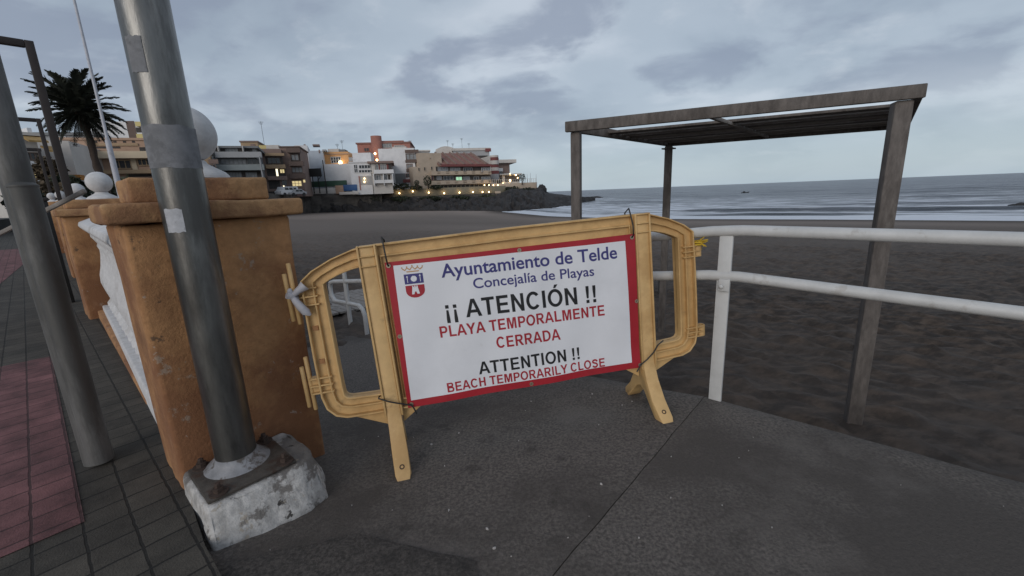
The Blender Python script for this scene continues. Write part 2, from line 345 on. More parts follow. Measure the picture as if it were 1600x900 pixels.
def sea_mat():
    m = bpy.data.materials.new('sea_water'); m.use_nodes = True; nt = m.node_tree; N = nt.nodes.new; L = nt.links.new
    b = nt.nodes['Principled BSDF']; b.inputs['Roughness'].default_value = .32; b.inputs['IOR'].default_value = 1.33
    at_ = N('ShaderNodeAttribute'); at_.attribute_name = 'shore_distance'
    at2 = N('ShaderNodeAttribute'); at2.attribute_name = 'along_shore'
    cm = N('ShaderNodeCombineXYZ'); L(at2.outputs['Fac'], cm.inputs[0]); L(at_.outputs['Fac'], cm.inputs[1])
    mp = N('ShaderNodeMapping'); mp.inputs['Scale'].default_value = (.13, .75, 1); L(cm.outputs[0], mp.inputs[0])
    n = N('ShaderNodeTexNoise'); n.inputs['Scale'].default_value = 1.; n.inputs['Detail'].default_value = 7; n.inputs['Roughness'].default_value = .62; n.inputs['Distortion'].default_value = .5; L(mp.outputs[0], n.inputs['Vector'])
    # foam: solid at the wash, streaky further out
    r = N('ShaderNodeValToRGB'); r.color_ramp.elements[0].position = 0; r.color_ramp.elements[0].color = (1, 1, 1, 1); r.color_ramp.elements[1].position = 1; r.color_ramp.elements[1].color = (0, 0, 0, 1)
    for p_, c_ in ((.045, .85), (.06, .42), (.12, .36), (.155, .48), (.24, .40), (.4, .31), (.7, .24)):
        e = r.color_ramp.elements.new(p_); e.color = (c_, c_, c_, 1)
    dv = N('ShaderNodeMath'); dv.operation = 'DIVIDE'; dv.inputs[1].default_value = 100; L(at_.outputs['Fac'], dv.inputs[0]); L(dv.outputs[0], r.inputs[0])
    an = N('ShaderNodeMath'); an.operation = 'MULTIPLY_ADD'; L(n.outputs['Fac'], an.inputs[0]); an.inputs[1].default_value = 2.0; an.inputs[2].default_value = -.5
    ad = N('ShaderNodeMath'); ad.operation = 'ADD'; L(an.outputs[0], ad.inputs[0]); L(r.outputs[0], ad.inputs[1])
    at3 = N('ShaderNodeAttribute'); at3.attribute_name = 'clear_wave_shade'
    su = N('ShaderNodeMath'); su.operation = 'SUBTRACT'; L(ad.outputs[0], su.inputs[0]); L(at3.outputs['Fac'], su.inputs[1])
    fr = N('ShaderNodeValToRGB'); fr.color_ramp.elements[0].position = .66; fr.color_ramp.elements[1].position = 1.0; L(su.outputs[0], fr.inputs[0])
    mx = N('ShaderNodeMix'); mx.data_type = 'RGBA'; mx.inputs[6].default_value = (.115, .13, .155, 1); mx.inputs[7].default_value = (.70, .73, .78, 1); L(fr.outputs[0], mx.inputs[0]); L(mx.outputs[2], b.inputs['Base Color'])
    cf = N('ShaderNodeMix'); cf.data_type = 'RGBA'; cf.clamp_factor = True; L(at3.outputs['Fac'], cf.inputs[0]); L(mx.outputs[2], cf.inputs[6]); cf.inputs[7].default_value = (.035, .042, .05, 1); L(cf.outputs[2], b.inputs['Base Color'])  # paints wave faces dark, as steep water reflecting less sky
    rr = N('ShaderNodeMapRange'); rr.inputs[3].default_value = .32; rr.inputs[4].default_value = .8; L(fr.outputs[0], rr.inputs[0]); L(rr.outputs[0], b.inputs['Roughness'])
    mp4 = N('ShaderNodeMapping'); mp4.inputs['Scale'].default_value = (.03, .16, 1); L(cm.outputs[0], mp4.inputs[0])
    n4 = N('ShaderNodeTexNoise'); n4.inputs['Scale'].default_value = 1.; n4.inputs['Detail'].default_value = 9; n4.inputs['Roughness'].default_value = .7; L(mp4.outputs[0], n4.inputs['Vector'])
    r4 = N('ShaderNodeValToRGB'); r4.color_ramp.elements[0].position = .38; r4.color_ramp.elements[1].position = .64; r4.color_ramp.elements[0].color = (.06, .07, .09, 1); r4.color_ramp.elements[1].color = (.23, .245, .27, 1); L(n4.outputs['Fac'], r4.inputs[0]); L(r4.outputs[0], mx.inputs[6])
    mp2 = N('ShaderNodeMapping'); mp2.inputs['Scale'].default_value = (.30, .9, 1); L(cm.outputs[0], mp2.inputs[0])
    n2 = N('ShaderNodeTexNoise'); n2.inputs['Scale'].default_value = 1; n2.inputs['Detail'].default_value = 6; n2.inputs['Roughness'].default_value = .6; L(mp2.outputs[0], n2.inputs['Vector'])
    bp = N('ShaderNodeBump'); bp.inputs['Strength'].default_value = 1.0; bp.inputs['Distance'].default_value = .8; L(n2.outputs['Fac'], bp.inputs['Height']); L(bp.outputs[0], b.inputs['Normal'])
    return m
def sea():
    S = frange(-6000, -300, 380) + frange(-300, -60, 12) + frange(-60, 120, 1.6) + frange(120, 500, 12) + frange(500, 6100, 400)
    Dd = [-6, -3, -1.5, -.7, 0] + frange(.5, 45, .5) + frange(45, 180, 1.5) + frange(180, 500, 5) + frange(500, 800, 25) + frange(800, 7200, 400)
    V = []; att = []; al = []; fr_ = []
    for s in S:
        ts = shore(min(max(s, -200), 130))
        for d in Dd:
            z = SEA_Z; ff = 0.0
            if d > 0:
                n1 = noise.noise(Vector((s * .018, 3.3, 0))); c = 15 + 2.5 * n1 + 1.1 * noise.noise(Vector((s * .11, 6.1, 2)))
                k = 1 / (1 + math.exp(max(-50, min(50, (s - 26) / 3.))))
                x = d - c
                if -2 < x < 6: z += .6 * k * (math.exp(-((x - .4) / 1.1) ** 2) if x < .4 else math.exp(-((x - .4) / 2.6) ** 2)) * (.75 + .5 * noise.noise(Vector((s * .06, 8, 1))))
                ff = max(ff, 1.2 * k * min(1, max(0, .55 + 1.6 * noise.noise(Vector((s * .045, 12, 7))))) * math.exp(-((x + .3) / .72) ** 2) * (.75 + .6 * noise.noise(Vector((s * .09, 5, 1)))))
                c2 = 7 + 1.5 * noise.noise(Vector((s * .03, 9.3, 0))); x2 = d - c2
                if -2 < x2 < 4: z += .22 * max(0, noise.noise(Vector((s * .05, 1, 4))) + .35) * math.exp(-(x2 / (.6 if x2 < 0 else 1.6)) ** 2)
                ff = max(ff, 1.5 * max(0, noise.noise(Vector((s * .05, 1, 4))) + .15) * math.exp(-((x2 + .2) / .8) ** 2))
                if d < 480:
                    z += .10 * min(1, d / 20) * noise.noise(Vector((s * .07, d * .22, 0))) + .13 * min(1, d / 12) * noise.noise(Vector((s * .2, d * .55, 4)))
                    q_ = noise.noise(Vector((s * .022, d * .11 + 3, 6))); z += .9 * min(1, d / 60) * max(0, q_) ** 1.5 * max(0, 1 - d / 480)
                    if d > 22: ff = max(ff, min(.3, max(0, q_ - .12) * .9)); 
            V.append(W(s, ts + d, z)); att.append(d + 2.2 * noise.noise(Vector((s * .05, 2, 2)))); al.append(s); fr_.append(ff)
    n = len(Dd); F = [(i * n + j, i * n + j + 1, (i + 1) * n + j + 1, (i + 1) * n + j) for i in range(len(S) - 1) for j in range(n - 1)]
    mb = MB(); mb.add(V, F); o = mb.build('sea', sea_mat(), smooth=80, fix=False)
    a = o.data.attributes.new('shore_distance', 'FLOAT', 'POINT'); a.data.foreach_set('value', att)
    a = o.data.attributes.new('along_shore', 'FLOAT', 'POINT'); a.data.foreach_set('value', al)
    a = o.data.attributes.new('clear_wave_shade', 'FLOAT', 'POINT'); a.data.foreach_set('value', fr_)
    tag(o, kind='structure')
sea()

# promenade paving (local x = D2, y = D1)
EDGE = [(-6, .20), (1.85, .22), (2.35, .26), (2.36, .45), (7, .60), (12, 1.2), (24, 2.3), (40, 4.5), (60, 9)]
def flat_sheet(name, poly, z, m, kind='structure'):      # poly in (t, s)
    me = bpy.data.meshes.new(name); me.from_pydata([(t, s, 0) for t, s in poly], [], [tuple(range(len(poly)))]); me.materials.append(m)
    o = bpy.data.objects.new(name, me); COL.objects.link(o)
    o.matrix_world = Matrix(((D2.x, D1.x, 0, 0), (D2.y, D1.y, 0, 0), (0, 0, 1, z), (0, 0, 0, 1)))
    return tag(o, kind=kind)
pv = paver_mat('grey_pavers', (.068, .060, .050), (.016, .014, .012), .145, .148, (.078, .03))
pk = paver_mat('pink_pavers', (.20, .088, .092), (.075, .034, .036), .145, .148, (.078, .03))
flat_sheet('pavement', [(-30, -6)] + [(t, s) for s, t in EDGE] + [(-30, 60)], 0, pv)
flat_sheet('pink_pavement', [(-1.6, 2.42), (-.078, 2.42), (-.078, 5.62), (-1.6, 5.62)], .004, pk)
flat_sheet('pink_path', [(-1.9, 11.5), (-.6, 11.5), (-.2, 17), (.2, 24), (-1.9, 24)], .004, pk)
mb = MB()
kerb = [W(s, t, -.004) for s, t in EDGE]; low = [W(s, t, -3.2) for s, t in EDGE]
mb.add(kerb + low, [(i, i + 1, len(kerb) + i + 1, len(kerb) + i) for i in range(len(kerb) - 1)])
tag(mb.build('pavement_edge', M['concrete'], fix=False), kind='structure')

RS, RM = .72, .11                          # the ramp starts at s = RS and falls RM per metre
def ramp_z(s, t=2.6): return -RM * max(0, s - RS) * (.38 + .62 * min(1, max(0, (t - .25) / .9)))
def slab(name, s0, s1, t0, t1, ns, nt):
    mb = MB(); V = []; 
    for i in range(ns + 1):
        s = s0 + (s1 - s0) * i / ns
        for j in range(nt + 1):
            t = t0 + (t1 - t0) * j / nt
            e = 0; sw_ = s + (.005 * noise.noise(Vector((t * 5, 3, 1))) + .003 * noise.noise(Vector((t * 17, 3, 1))) if i in (0, ns) else 0)
            if j in (0, nt): e = .006 * noise.noise(Vector((s * 7, t, 0)))
            z = ramp_z(s, t) - .003 + .005 * noise.noise(Vector((s * 2.2, t * 2.2, 0))) + .002 * noise.noise(Vector((s * 9, t * 9, 0)))
            if j == nt: z -= .012
            V.append(W(sw_, t + e + (.022 * noise.noise(Vector((s * 3.1, 7, 0))) if j == nt else 0), z))
    F = [(i * (nt + 1) + j, i * (nt + 1) + j + 1, (i + 1) * (nt + 1) + j + 1, (i + 1) * (nt + 1) + j) for i in range(ns) for j in range(nt)]
    b = len(V)
    for i in range(ns + 1): p = V[i * (nt + 1) + nt]; V.append(p + Vector((0, 0, -.9)) + D2 * .01)
    F += [(i * (nt + 1) + nt, b + i, b + i + 1, (i + 1) * (nt + 1) + nt) for i in range(ns)]
    b2 = len(V)
    for end in (0, ns):
        for j in range(nt + 1): V.append(V[end * (nt + 1) + j] + Vector((0, 0, -.9)))
    for e, end in enumerate((0, ns)):
        F += [(end * (nt + 1) + j, end * (nt + 1) + j + 1, b2 + e * (nt + 1) + j + 1, b2 + e * (nt + 1) + j) for j in range(nt)]
    mb.add(V, F); o = mb.build(name, M['concrete'], smooth=40); tag(o, kind='structure'); return o
slab('platform', -6, RS - .0025, .2, 2.63, 70, 40)
slab('ramp', RS + .0025, 7.0, .2, 2.63, 70, 40)
mb = MB(); mb.wbox(RS - .02, RS + .02, .21, 2.6, -.3, -.016)
tag(mb.build('joint', mat('dirt_joint', (.02, .019, .018), .95)), kind='structure')

def patch():
    out = [(1.80, .20), (1.62, .46), (1.50, .66), (1.30, .74), (1.12, .80), (.98, .86), (.86, .78), (.80, .55), (.80, .2)]
    pts = []
    for (a, b), (c_, d_) in zip(out, out[1:] + out[:1]):
        for k in range(8): f = k / 8; q = Vector((a + (c_ - a) * f, b + (d_ - b) * f, 0)); pts.append((q.x + .018 * noise.noise(q * 9), q.y + .018 * noise.noise(q * 9 + Vector((5, 5, 5)))))
    n = len(pts); cs, ct = sum(p[0] for p in pts) / n, sum(p[1] for p in pts) / n
    mb = MB(); V = []
    R_ = 6
    for k in range(1, R_ + 1):
        for a, b in pts:
            s_, t_ = cs + (a - cs) * k / R_, ct + (b - ct) * k / R_; V.append(W(s_, t_, ramp_z(s_, t_) + (.0075 if k < R_ else .001) + .003 * noise.noise(Vector((s_ * 14, t_ * 14, 2)))))
    V.append(W(cs, ct, ramp_z(cs, ct) + .008))
    F = [((k - 1) * n + i, (k - 1) * n + (i + 1) % n, k * n + (i + 1) % n, k * n + i) for k in range(1, R_) for i in range(n)] + [(len(V) - 1, (i + 1) % n, i) for i in range(n)]
    mb.add(V, F); tag(mb.build('patched_concrete', mat('dark_patch', (.075, .064, .056), .95, .45, 70, [((.03, .026, .023), .7, 6, .52), ((.12, .107, .096), .5, 40, .62)], bump=1.2, bscale=60, edge=.12, con=(.38, .62)), smooth=60), kind='structure')
patch()

# boardwalk on the sand at the foot of the ramp
mb = MB()
t = 2.75
for i in range(46):
    mb.obox(W(7.15, t + .065, sand_z(7.1, t) + .02 + random.uniform(-.004, .004)), D1 * .78, D2 * .056, Vector((0, 0, .018)))
    t += .135
tag(mb.build('boardwalk', M['timber_pale'], bevel=.004, seg=1), kind='structure')

# pale chips of shell and grit lying on the concrete
mb = MB()
for i in range(90):
    s, t = random.uniform(-1.2, 3.2), random.uniform(.3, 2.55)
    if s > 1.7 and t < .95: continue
    r = random.choice((.0016, .002, .0025, .0035, .005)) * random.uniform(.7, 1.3); an = random.uniform(0, 6.28)
    ax, ay = Vector((math.cos(an), math.sin(an), 0)), Vector((-math.sin(an), math.cos(an), 0))
    n = 6; poly = [(r * (1.4 if k % 2 else 1) * random.uniform(.7, 1.2) * math.cos(k * 6.283 / n), .65 * r * math.sin(k * 6.283 / n) * random.uniform(.7, 1.2)) for k in range(n)]
    mb.prism(poly, W(s, t, ramp_z(s, t)), ax, ay, ZUP, -.002, .0015 + r * .5)
tag(mb.build('shell_grit', M['shell']), kind='stuff')

# ------------------------------------------------------------------ gate pillar, wall, balustrades
BALL_R = .128
def finial(mbk, c, k=1.0):
    pr = [(.0, 0), (.15, 0), (.15, .012), (.135, .03), (.10, .05), (.068, .07), (.06, .085)]
    base = [(r * k, z * k) for r, z in pr]
    zc = (.085 + BALL_R * .93) * k; r = BALL_R * k
    ball = [(r * math.sin(a), zc - r * math.cos(a)) for a in [R(x) for x in range(24, 181, 6)]]
    ball[-1] = (0, ball[-1][1])
    return base, ball
def pillar(s0, t0, t1, label, rough=True, ball_t=None, depth=.62, zb=-.7, dz=0.0):
    tc_ = (t0 + t1) / 2; root = empty('pillar', W(s0 + depth / 2, tc_, 0), label, 'pillar', None)
    a = MB().wbox(s0, s0 + depth, t0, t1, zb, 1.235 + dz).build('shaft', M['stucco'], root, bevel=.02)
    if rough: roughen(a, 3, .010, 8, s0)
    a = MB().wbox(s0 - .055, s0 + depth + .055, t0 - .05, t1 + .06, 1.236 + dz, 1.318 + dz).build('coping', M['stucco_cap'], root, bevel=.014)
    if rough: roughen(a, 3, .008, 11, s0 + 2)
    a = MB().wbox(s0 + .06, s0 + depth - .06, t0 + .055, t1 - .055, 1.319 + dz, 1.424 + dz).build('block', M['stucco_cap'], root, bevel=.012)
    if rough: roughen(a, 3, .005, 12, s0 + 5)
    base, ball = finial(None, None)
    c = W(s0 + depth / 2, ball_t if ball_t is not None else tc_, 1.425 + dz)
    m2 = MB(); m2.lathe(c, base, 32); fb = m2.build('finial_base', M['white_paint'], root, smooth=50)
    m2 = MB(); m2.lathe(c, ball, 32); m2.build('finial_ball', M['white_paint'], root, smooth=60)
    return root
pillar(2.30, .25, .895, 'nearest orange stucco pillar with white ball finial behind the lamp post', depth=.45)
pillar(7.1, .29, 1.1, 'second orange pillar with white ball, just beyond the near balustrade', ball_t=.70)
pillar(11.9, .42, 1.2, 'third orange pillar with white ball, half hidden by the second one', ball_t=.80, dz=.07)
pillar(19.4, .55, 1.25, 'small far orange pillar with white ball at the end of the promenade wall', rough=False, ball_t=.90, dz=.17)
pillar(23.9, .5, 1.2, 'farthest tiny pillar with white ball beside the portal frames', rough=False, ball_t=.86, dz=.24)

BAL = [(.055, 0), (.055, .03), (.04, .05), (.034, .07), (.05, .12), (.062, .19), (.058, .25), (.042, .32), (.03, .40), (.028, .44), (.036, .47), (.03, .49), (.044, .52), (.055, .54), (.055, .58)]
def balustrade(sa, ta, sb, tb, label, n, low=0.0):
    root = empty('balustrade', W((sa + sb) / 2, (ta + tb) / 2, 0), label, 'balustrade', None)
    A, B = W(sa, ta), W(sb, tb); d = (B - A).normalized(); L_ = (B - A).length; nrm = Vector((d.y, -d.x, 0))
    A1 = A + d * low
    mb = MB(); mb.add([A1 + nrm * .15 + ZUP * -.6, A1 - nrm * .15 - ZUP * .6, B - nrm * .20 - ZUP * .6, B + nrm * .20 - ZUP * .6, A1 + nrm * .15 + ZUP * .03, A1 - nrm * .15 + ZUP * .03, B - nrm * .20 + ZUP * .10, B + nrm * .20 + ZUP * .10],
                      [(0, 1, 2, 3), (4, 7, 6, 5), (0, 4, 5, 1), (1, 5, 6, 2), (2, 6, 7, 3), (3, 7, 4, 0)])
    o = mb.build('plinth', M['stucco'], root, bevel=.012); roughen(o, 2, .008, 7, sa)
    m2 = MB(); m2.obox((A + B) / 2 + ZUP * -.06, d * L_ / 2, nrm * .145, ZUP * .21); o = m2.build('base_rail', M['white_paint'], root, bevel=.012); roughen(o, 2, .006, 8, sa)
    for i in range(n):
        m2 = MB(); m2.lathe(A + d * (L_ * (i + .5) / n) + ZUP * .152, [(r * 1.75, z * 1.55) for r, z in BAL], 18); m2.build('baluster', M['white_paint'], root, smooth=50)
    prof = [(-.155, 1.095), (-.172, 1.125), (-.160, 1.165), (-.04, 1.215), (.04, 1.215), (.160, 1.165), (.172, 1.125), (.155, 1.095), (.10, 1.05), (-.10, 1.05)]
    m2 = MB(); m2.prism(prof, A, nrm, ZUP, d, 0, L_); o = m2.build('top_rail', M['white_paint'], root, bevel=.008)
balustrade(2.755, .425, 7.095, .57, 'near white balustrade on an orange plinth between first and second pillars', 17, .85)
balustrade(7.725, .66, 11.895, .80, 'white balustrade behind the second orange pillar', 15)
balustrade(12.525, .82, 19.395, .90, 'distant white balustrade beyond the third orange pillar', 22)

# ------------------------------------------------------------------ lamp post on its footing
PC = Vector((-1.316, 1.752, 0)); PR = .083
ft = MB()
top_ = [(1.925, .252), (1.915, .45), (1.915, .625), (1.97, .70), (2.12, .715), (2.297, .69), (2.297, .252)]
mid_ = [(1.855, .243), (1.815, .40), (1.805, .60), (1.85, .705), (2.0, .755), (2.297, .74), (2.297, .243)]
V_ = [W(s_, t_, z_) for pl, z_ in ((mid_, -.34), (mid_, -.075), (top_, .106)) for s_, t_ in pl]; n_ = 7
ft.add(V_, [tuple(range(n_))] + [tuple(range(2 * n_, 3 * n_))] + [(k * n_ + i, k * n_ + (i + 1) % n_, (k + 1) * n_ + (i + 1) % n_, (k + 1) * n_ + i) for k in range(2) for i in range(n_)])
fo = ft.build('post_footing', M['footing'], bevel=.016, seg=2); roughen(fo, 3, .011, 10, 4.4)
tag(fo, 'flaking white painted concrete footing under the steel lamp post', 'footing')
lp = empty('lamp_post', PC + ZUP * .115, 'thick galvanised steel lamp post bolted to the white footing before the pillar', 'lamp post')
m2 = MB(); m2.tube([PC + ZUP * z for z in (.116, .6, 1.2, 2, 4, 6.5)], [PR, PR, PR, PR * .99, PR * .97, PR * .9], 40); m2.build('shaft', M['galv'], lp, smooth=50)
ps, pt = ST(PC)
m2 = MB(); m2.obox(W(2.095, .443, .118), D1 * .163, D2 * .175, ZUP * .008); m2.build('base_plate', M['plate'], lp, bevel=.004)
m2 = MB(); m2.lathe(PC + ZUP * .126, [(PR + .05, 0), (PR + .034, .012), (PR + .012, .03), (PR + .001, .05)], 40); m2.build('weld_collar', M['weld'], lp, smooth=70)
for a_, b_ in ((1.96, .315), (1.957, .578), (2.228, .318), (2.222, .58)):
    c = W(a_, b_, .126)
    m2 = MB(); m2.lathe(c, [(.036, 0), (.036, .006), (.024, .007)], 20); m2.lathe(c + ZUP * .007, [(.021, 0), (.021, .018), (.012, .0185), (.012, .034), (.009, .038)], 6); m2.build('bolt', M['rust'], lp, smooth=30)
def band(z0, z1, a0, a1, r, name, m, parent, c=PC, seg=40):
    V = []; n = seg
    for z in (z0, z1):
        for k in range(n + 1):
            a = a0 + (a1 - a0) * k / n; V.append(c + Vector((math.cos(a) * r, math.sin(a) * r, z + .006 * noise.noise(Vector((k * .3, z * 9, 0))))))
    o = MB().add(V, [(k, k + 1, n + 2 + k, n + 1 + k) for k in range(n)]).build(name, m, parent, smooth=80, fix=False); return o
band(1.445, 1.60, -math.pi, math.pi, PR + .0015, 'tape_band', M['tape'], lp)
band(1.20, 1.29, R(-107), R(-62), PR + .0015, 'sticker', M['sticker'], lp, seg=14)
band(1.78, 1.90, R(-112), R(-72), PR + .0015, 'tape_patch', M['tape'], lp, seg=14)

# ------------------------------------------------------------------ grey post at the left
QC = Vector((-2.235, 1.995, 0)); QR = .057
qp = empty('sign_post', QC, 'dull grey steel post at the left edge standing beside the pink paving', 'post')
m2 = MB(); m2.tube([QC + ZUP * z for z in (0, .8, 1.6, 2.6, 4.5)], QR, 32); m2.build('shaft', M['galv_dull'], qp, smooth=50)
toC = Vector((-QC.x, -QC.y, 0)).normalized(); sdq = Vector((toC.y, -toC.x, 0))
c = QC + toC * .058 + sdq * -.012
m2 = MB(); m2.lathe(c, [(.05, .02), (.05, 1.41), (.052, 1.412), (.052, 1.42), (.035, 1.432), (0, 1.436)], 28); m2.build('stub_pipe', M['galv_dull'], qp, smooth=40)
arm = MB(); Yq = 2.16
p0, p1 = at(-6, 368, Yq + .1), at(133, 298, Yq); arm.bar(p0, p1, .018, .022); arm.build('slanted_arm', M['timber_pale'], qp, bevel=.006)

# ------------------------------------------------------------------ steel portals across the promenade
PORT = empty('portal_frame', W(8.6, .48), 'nearest brown steel portal frame standing across the promenade', 'portal')
def portal(root, s, t, H, span=3.4, wd=.085):
    for tt in (t, t - span): MB().obox(W(s, tt, H / 2), D1 * wd / 2, D2 * wd / 2, ZUP * H / 2).build('upright', M['corten'], root, bevel=.006)
    MB().obox(W(s, t - span / 2, H - wd / 2), D1 * wd / 2, D2 * (span / 2 - wd / 2 - .002), ZUP * wd / 2).build('crossbeam', M['corten'], root, bevel=.006)
portal(PORT, 8.6, .48, 3.46)
portal(empty('portal_frame', W(16.4, .72), 'second brown steel portal frame, half as tall in view beside the palm', 'portal'), 16.4, .72, 3.6)
portal(empty('portal_frame', W(24.7, .88), 'smallest brown portal frame seen through the second one', 'portal'), 24.7, .88, 3.65)

bo_ = empty('bollard', W(8.77, .2), 'black square bollard between the left grey post and the second orange pillar', 'bollard')
MB().obox(W(8.77, .2, .72), D1 * .06, D2 * .06, ZUP * .72).build('shaft', mat('black_iron', (.012, .011, .011), .6, .2), bo_, bevel=.012)
MB().obox(W(8.77, .2, 1.465), D1 * .075, D2 * .075, ZUP * .024).build('cap', M['corten'], bo_, bevel=.01)

# ------------------------------------------------------------------ handrail
def arc(c, ex, ey, r, a0, a1, n=7): return [c + ex * (r * math.cos(a0 + (a1 - a0) * k / n)) + ey * (r * math.sin(a0 + (a1 - a0) * k / n)) for k in range(n + 1)]
HT = 2.62; H1, H2 = 1.045, .785; RR = .031
def hz(s, h): return h - .125 * max(0, s - .66) - (.045 if h < .9 else .008) * max(0, .66 - s)
def hp(s, h): return W(s, HT + (.05 * max(0, s - .66)), hz(s, h))
hr = empty('handrail', W(.66, HT, 0), 'white tubular handrail along the sand side of the platform and ramp', 'handrail')
E1, E2 = 5.76, 6.25
top = [W(s, HT, hz(s, H1)) for s in (-5, -2, 0, .4, .58)] + [hp(s, H1) for s in (.74, 1, 2, 3.5, 5, E1 - .08)]
tp = hp(E1, H1); bp_ = W(E1, HT + .05 * (E1 - .66), -.6)
top += [hp(E1 - .03, H1) - ZUP * .012, tp - ZUP * .045, tp - ZUP * .09, bp_]
m2 = MB(); m2.tube(top, RR, 16); m2.build('top_rail', M['rail'], hr, smooth=60)
mid = [W(s, HT, hz(s, H2)) for s in (-5, -2, 0, .4, .58)] + [hp(s, H2) for s in (.74, 1, 2, 3.5, 5, E2 - .1)]
e = hp(E2, H2); dn = -.34
mid += [e + Vector((0, 0, -.02)) + D1 * .03, e + D1 * .06 - ZUP * .09, e + D1 * .05 - ZUP * .22, e - ZUP * .30 - D1 * .04]
q = hp(E1, H2) + ZUP * (-.33); mid += [q, W(5.42, 2.86, q.z + .02), W(5.31, 2.85, q.z - .02), W(5.27, 2.85, q.z - .10), W(5.27, 2.85, -.62)]
m2 = MB(); m2.tube(mid, RR * .98, 16); m2.build('lower_rail', M['rail'], hr, smooth=60)
for s in (-4.2, -1.75, .66, 3.2):
    m2 = MB(); z0 = ramp_z(s) - .35; h = hz(s, H1) - .02; tt = HT + .05 * max(0, s - .66)
    m2.obox(W(s, tt + .0, (z0 + h) / 2), D1 * .036, D2 * .012, ZUP * (h - z0) / 2); m2.build('post', M['rail'], hr, bevel=.004)
    m2 = MB(); m2.obox(W(s - .012, tt - .026, hz(s, H2) - .055), D1 * .03, D2 * .012, ZUP * .035); m2.lathe(W(s, tt - .040, hz(s, H2) - .062), [(.013, 0), (.013, .014), (0, .02)], 12, D1, ZUP, -D2); m2.build('bracket', M['rail'], hr, bevel=.003)

# ------------------------------------------------------------------ timber shelter on the sand
SB = Vector((2.63, 2.96, 0)); EA = Vector((-2.02, .885, 0)); EB = Vector((1.405, 1.605, 0))
ztop = 1.79
sh = empty('beach_shelter', SB + EA / 2 + EB / 2 - ZUP * .5, 'weathered timber shade shelter with slatted flat roof standing on the sand', 'shelter')
ea, eb = EA.normalized(), EB.normalized()
for k, P in enumerate((SB, SB + EA, SB + EB, SB + EA + EB)):
    s, t = ST(P); z0 = sand_z(s, t) - .25
    tw = (.050, .042, .042, .045)[k]
    o = MB().obox(P + ZUP * ((z0 + ztop) / 2), ea * tw, ea.cross(ZUP) * tw, ZUP * ((ztop - z0) / 2)).build('post', M['timber'], sh, bevel=.012); 
    if k > 1: MB().obox(P + ZUP * (ztop - .03) + (eb if k > 1 else -eb) * 0, ea * (tw + .022), eb * (tw + .008), ZUP * .008).build('post_plate', M['timber'], sh, bevel=.003)
def beam(p, q, wd, ht, nm, m=M['timber']): return MB().bar(p, q, wd, ht).build(nm, m, sh, bevel=.006)
up_ = ZUP * (ztop + .043)
ov = .06
beam(SB - ea * (ov + .05) - eb * .06 + up_, SB + EA + ea * .06 - eb * .06 + up_, .045, .085, 'front_beam')
beam(SB - ea * ov + EB + eb * .05 + up_, SB + EA + ea * .06 + EB + eb * .05 + up_, .045, .085, 'back_beam')
beam(SB - ea * (ov + .02) + up_ - eb * .03, SB - ea * (ov + .02) + EB + eb * .02 + up_, .045, .08, 'side_beam')
beam(SB + EA + ea * .03 + up_ - eb * .03, SB + EA + ea * .03 + EB + eb * .02 + up_, .045, .08, 'side_beam')
mid_ = SB + EA * .52; beam(mid_ + ZUP * (ztop + .02) - eb * .02, mid_ + EB + ZUP * (ztop + .02), .03, .03, 'batten', M['timber_pale'])
n = 11
for i in range(n):
    off = .60 + (EB.length - .02 - .60) * i / (n - 1); wv = .078 if i else .06
    p = SB + eb * off - ea * (ov - .03); q = SB + EA + eb * off + ea * .0
    zz = ztop + .05 + random.uniform(-.012, .008)
    o = MB(); o.bar(p + ZUP * zz, q + ZUP * (zz - .003), .118, .022); o.build('slat', M['timber_pale'] if i % 3 else M['timber'], sh, bevel=.003)

# low bench near the shelter
P = gz(1014, 462, -.72); bn = empty('bench', P, 'small pale wooden bench standing on the dark sand behind the barrier', 'bench')
s, t = ST(P); zb = sand_z(s, t)
MB().obox(P * 1 + ZUP * (zb + .33 - P.z), Vector((.30, .02, 0)), Vector((-.01, .16, 0)), ZUP * .02).build('seat', M['timber_pale'], bn, bevel=.005)
for dx in (-.24, .24): MB().obox(P + Vector((dx, .0, zb + .14 - P.z)), Vector((.025, 0, 0)), Vector((0, .13, 0)), ZUP * .17).build('leg', M['timber'], bn, bevel=.004)

# ------------------------------------------------------------------ plastic barrier
BU = Vector((.97906, .19511, .05803)).normalized(); BV = Vector((-.06578, .03345, .99727)); BV = (BV - BU * BV.dot(BU)).normalized(); BN = BU.cross(BV)
if BN.y > 0: BN = -BN
BQ = Vector((.808, 2.40, -.03)) + BU * -.745
br = empty('crowd_barrier', BQ, 'tan plastic crowd barrier with rounded ends standing across the ramp entrance', 'barrier')
def smoothloop(pts, it=1):
    for _ in range(it):
        q = []
        for i in range(len(pts)):
            a, b = pts[i], pts[(i + 1) % len(pts)]
            q += [(a[0] * .75 + b[0] * .25, a[1] * .75 + b[1] * .25), (a[0] * .25 + b[0] * .75, a[1] * .25 + b[1] * .75)]
        pts = q
    return pts
def resample(pts, n):
    L = [0]
    for i in range(len(pts)): L.append(L[-1] + math.dist(pts[i], pts[(i + 1) % len(pts)]))
    out = []
    for k in range(n):
        d = L[-1] * k / n; i = max(j for j in range(len(pts)) if L[j] <= d + 1e-9); f = (d - L[i]) / max(1e-9, L[i + 1] - L[i]); a, b = pts[i], pts[(i + 1) % len(pts)]
        out.append((a[0] + (b[0] - a[0]) * f, a[1] + (b[1] - a[1]) * f))
    return out
def lerp_loop(A, B, f): return [(a[0] + (b[0] - a[0]) * f, a[1] + (b[1] - a[1]) * f) for a, b in zip(A, B)]
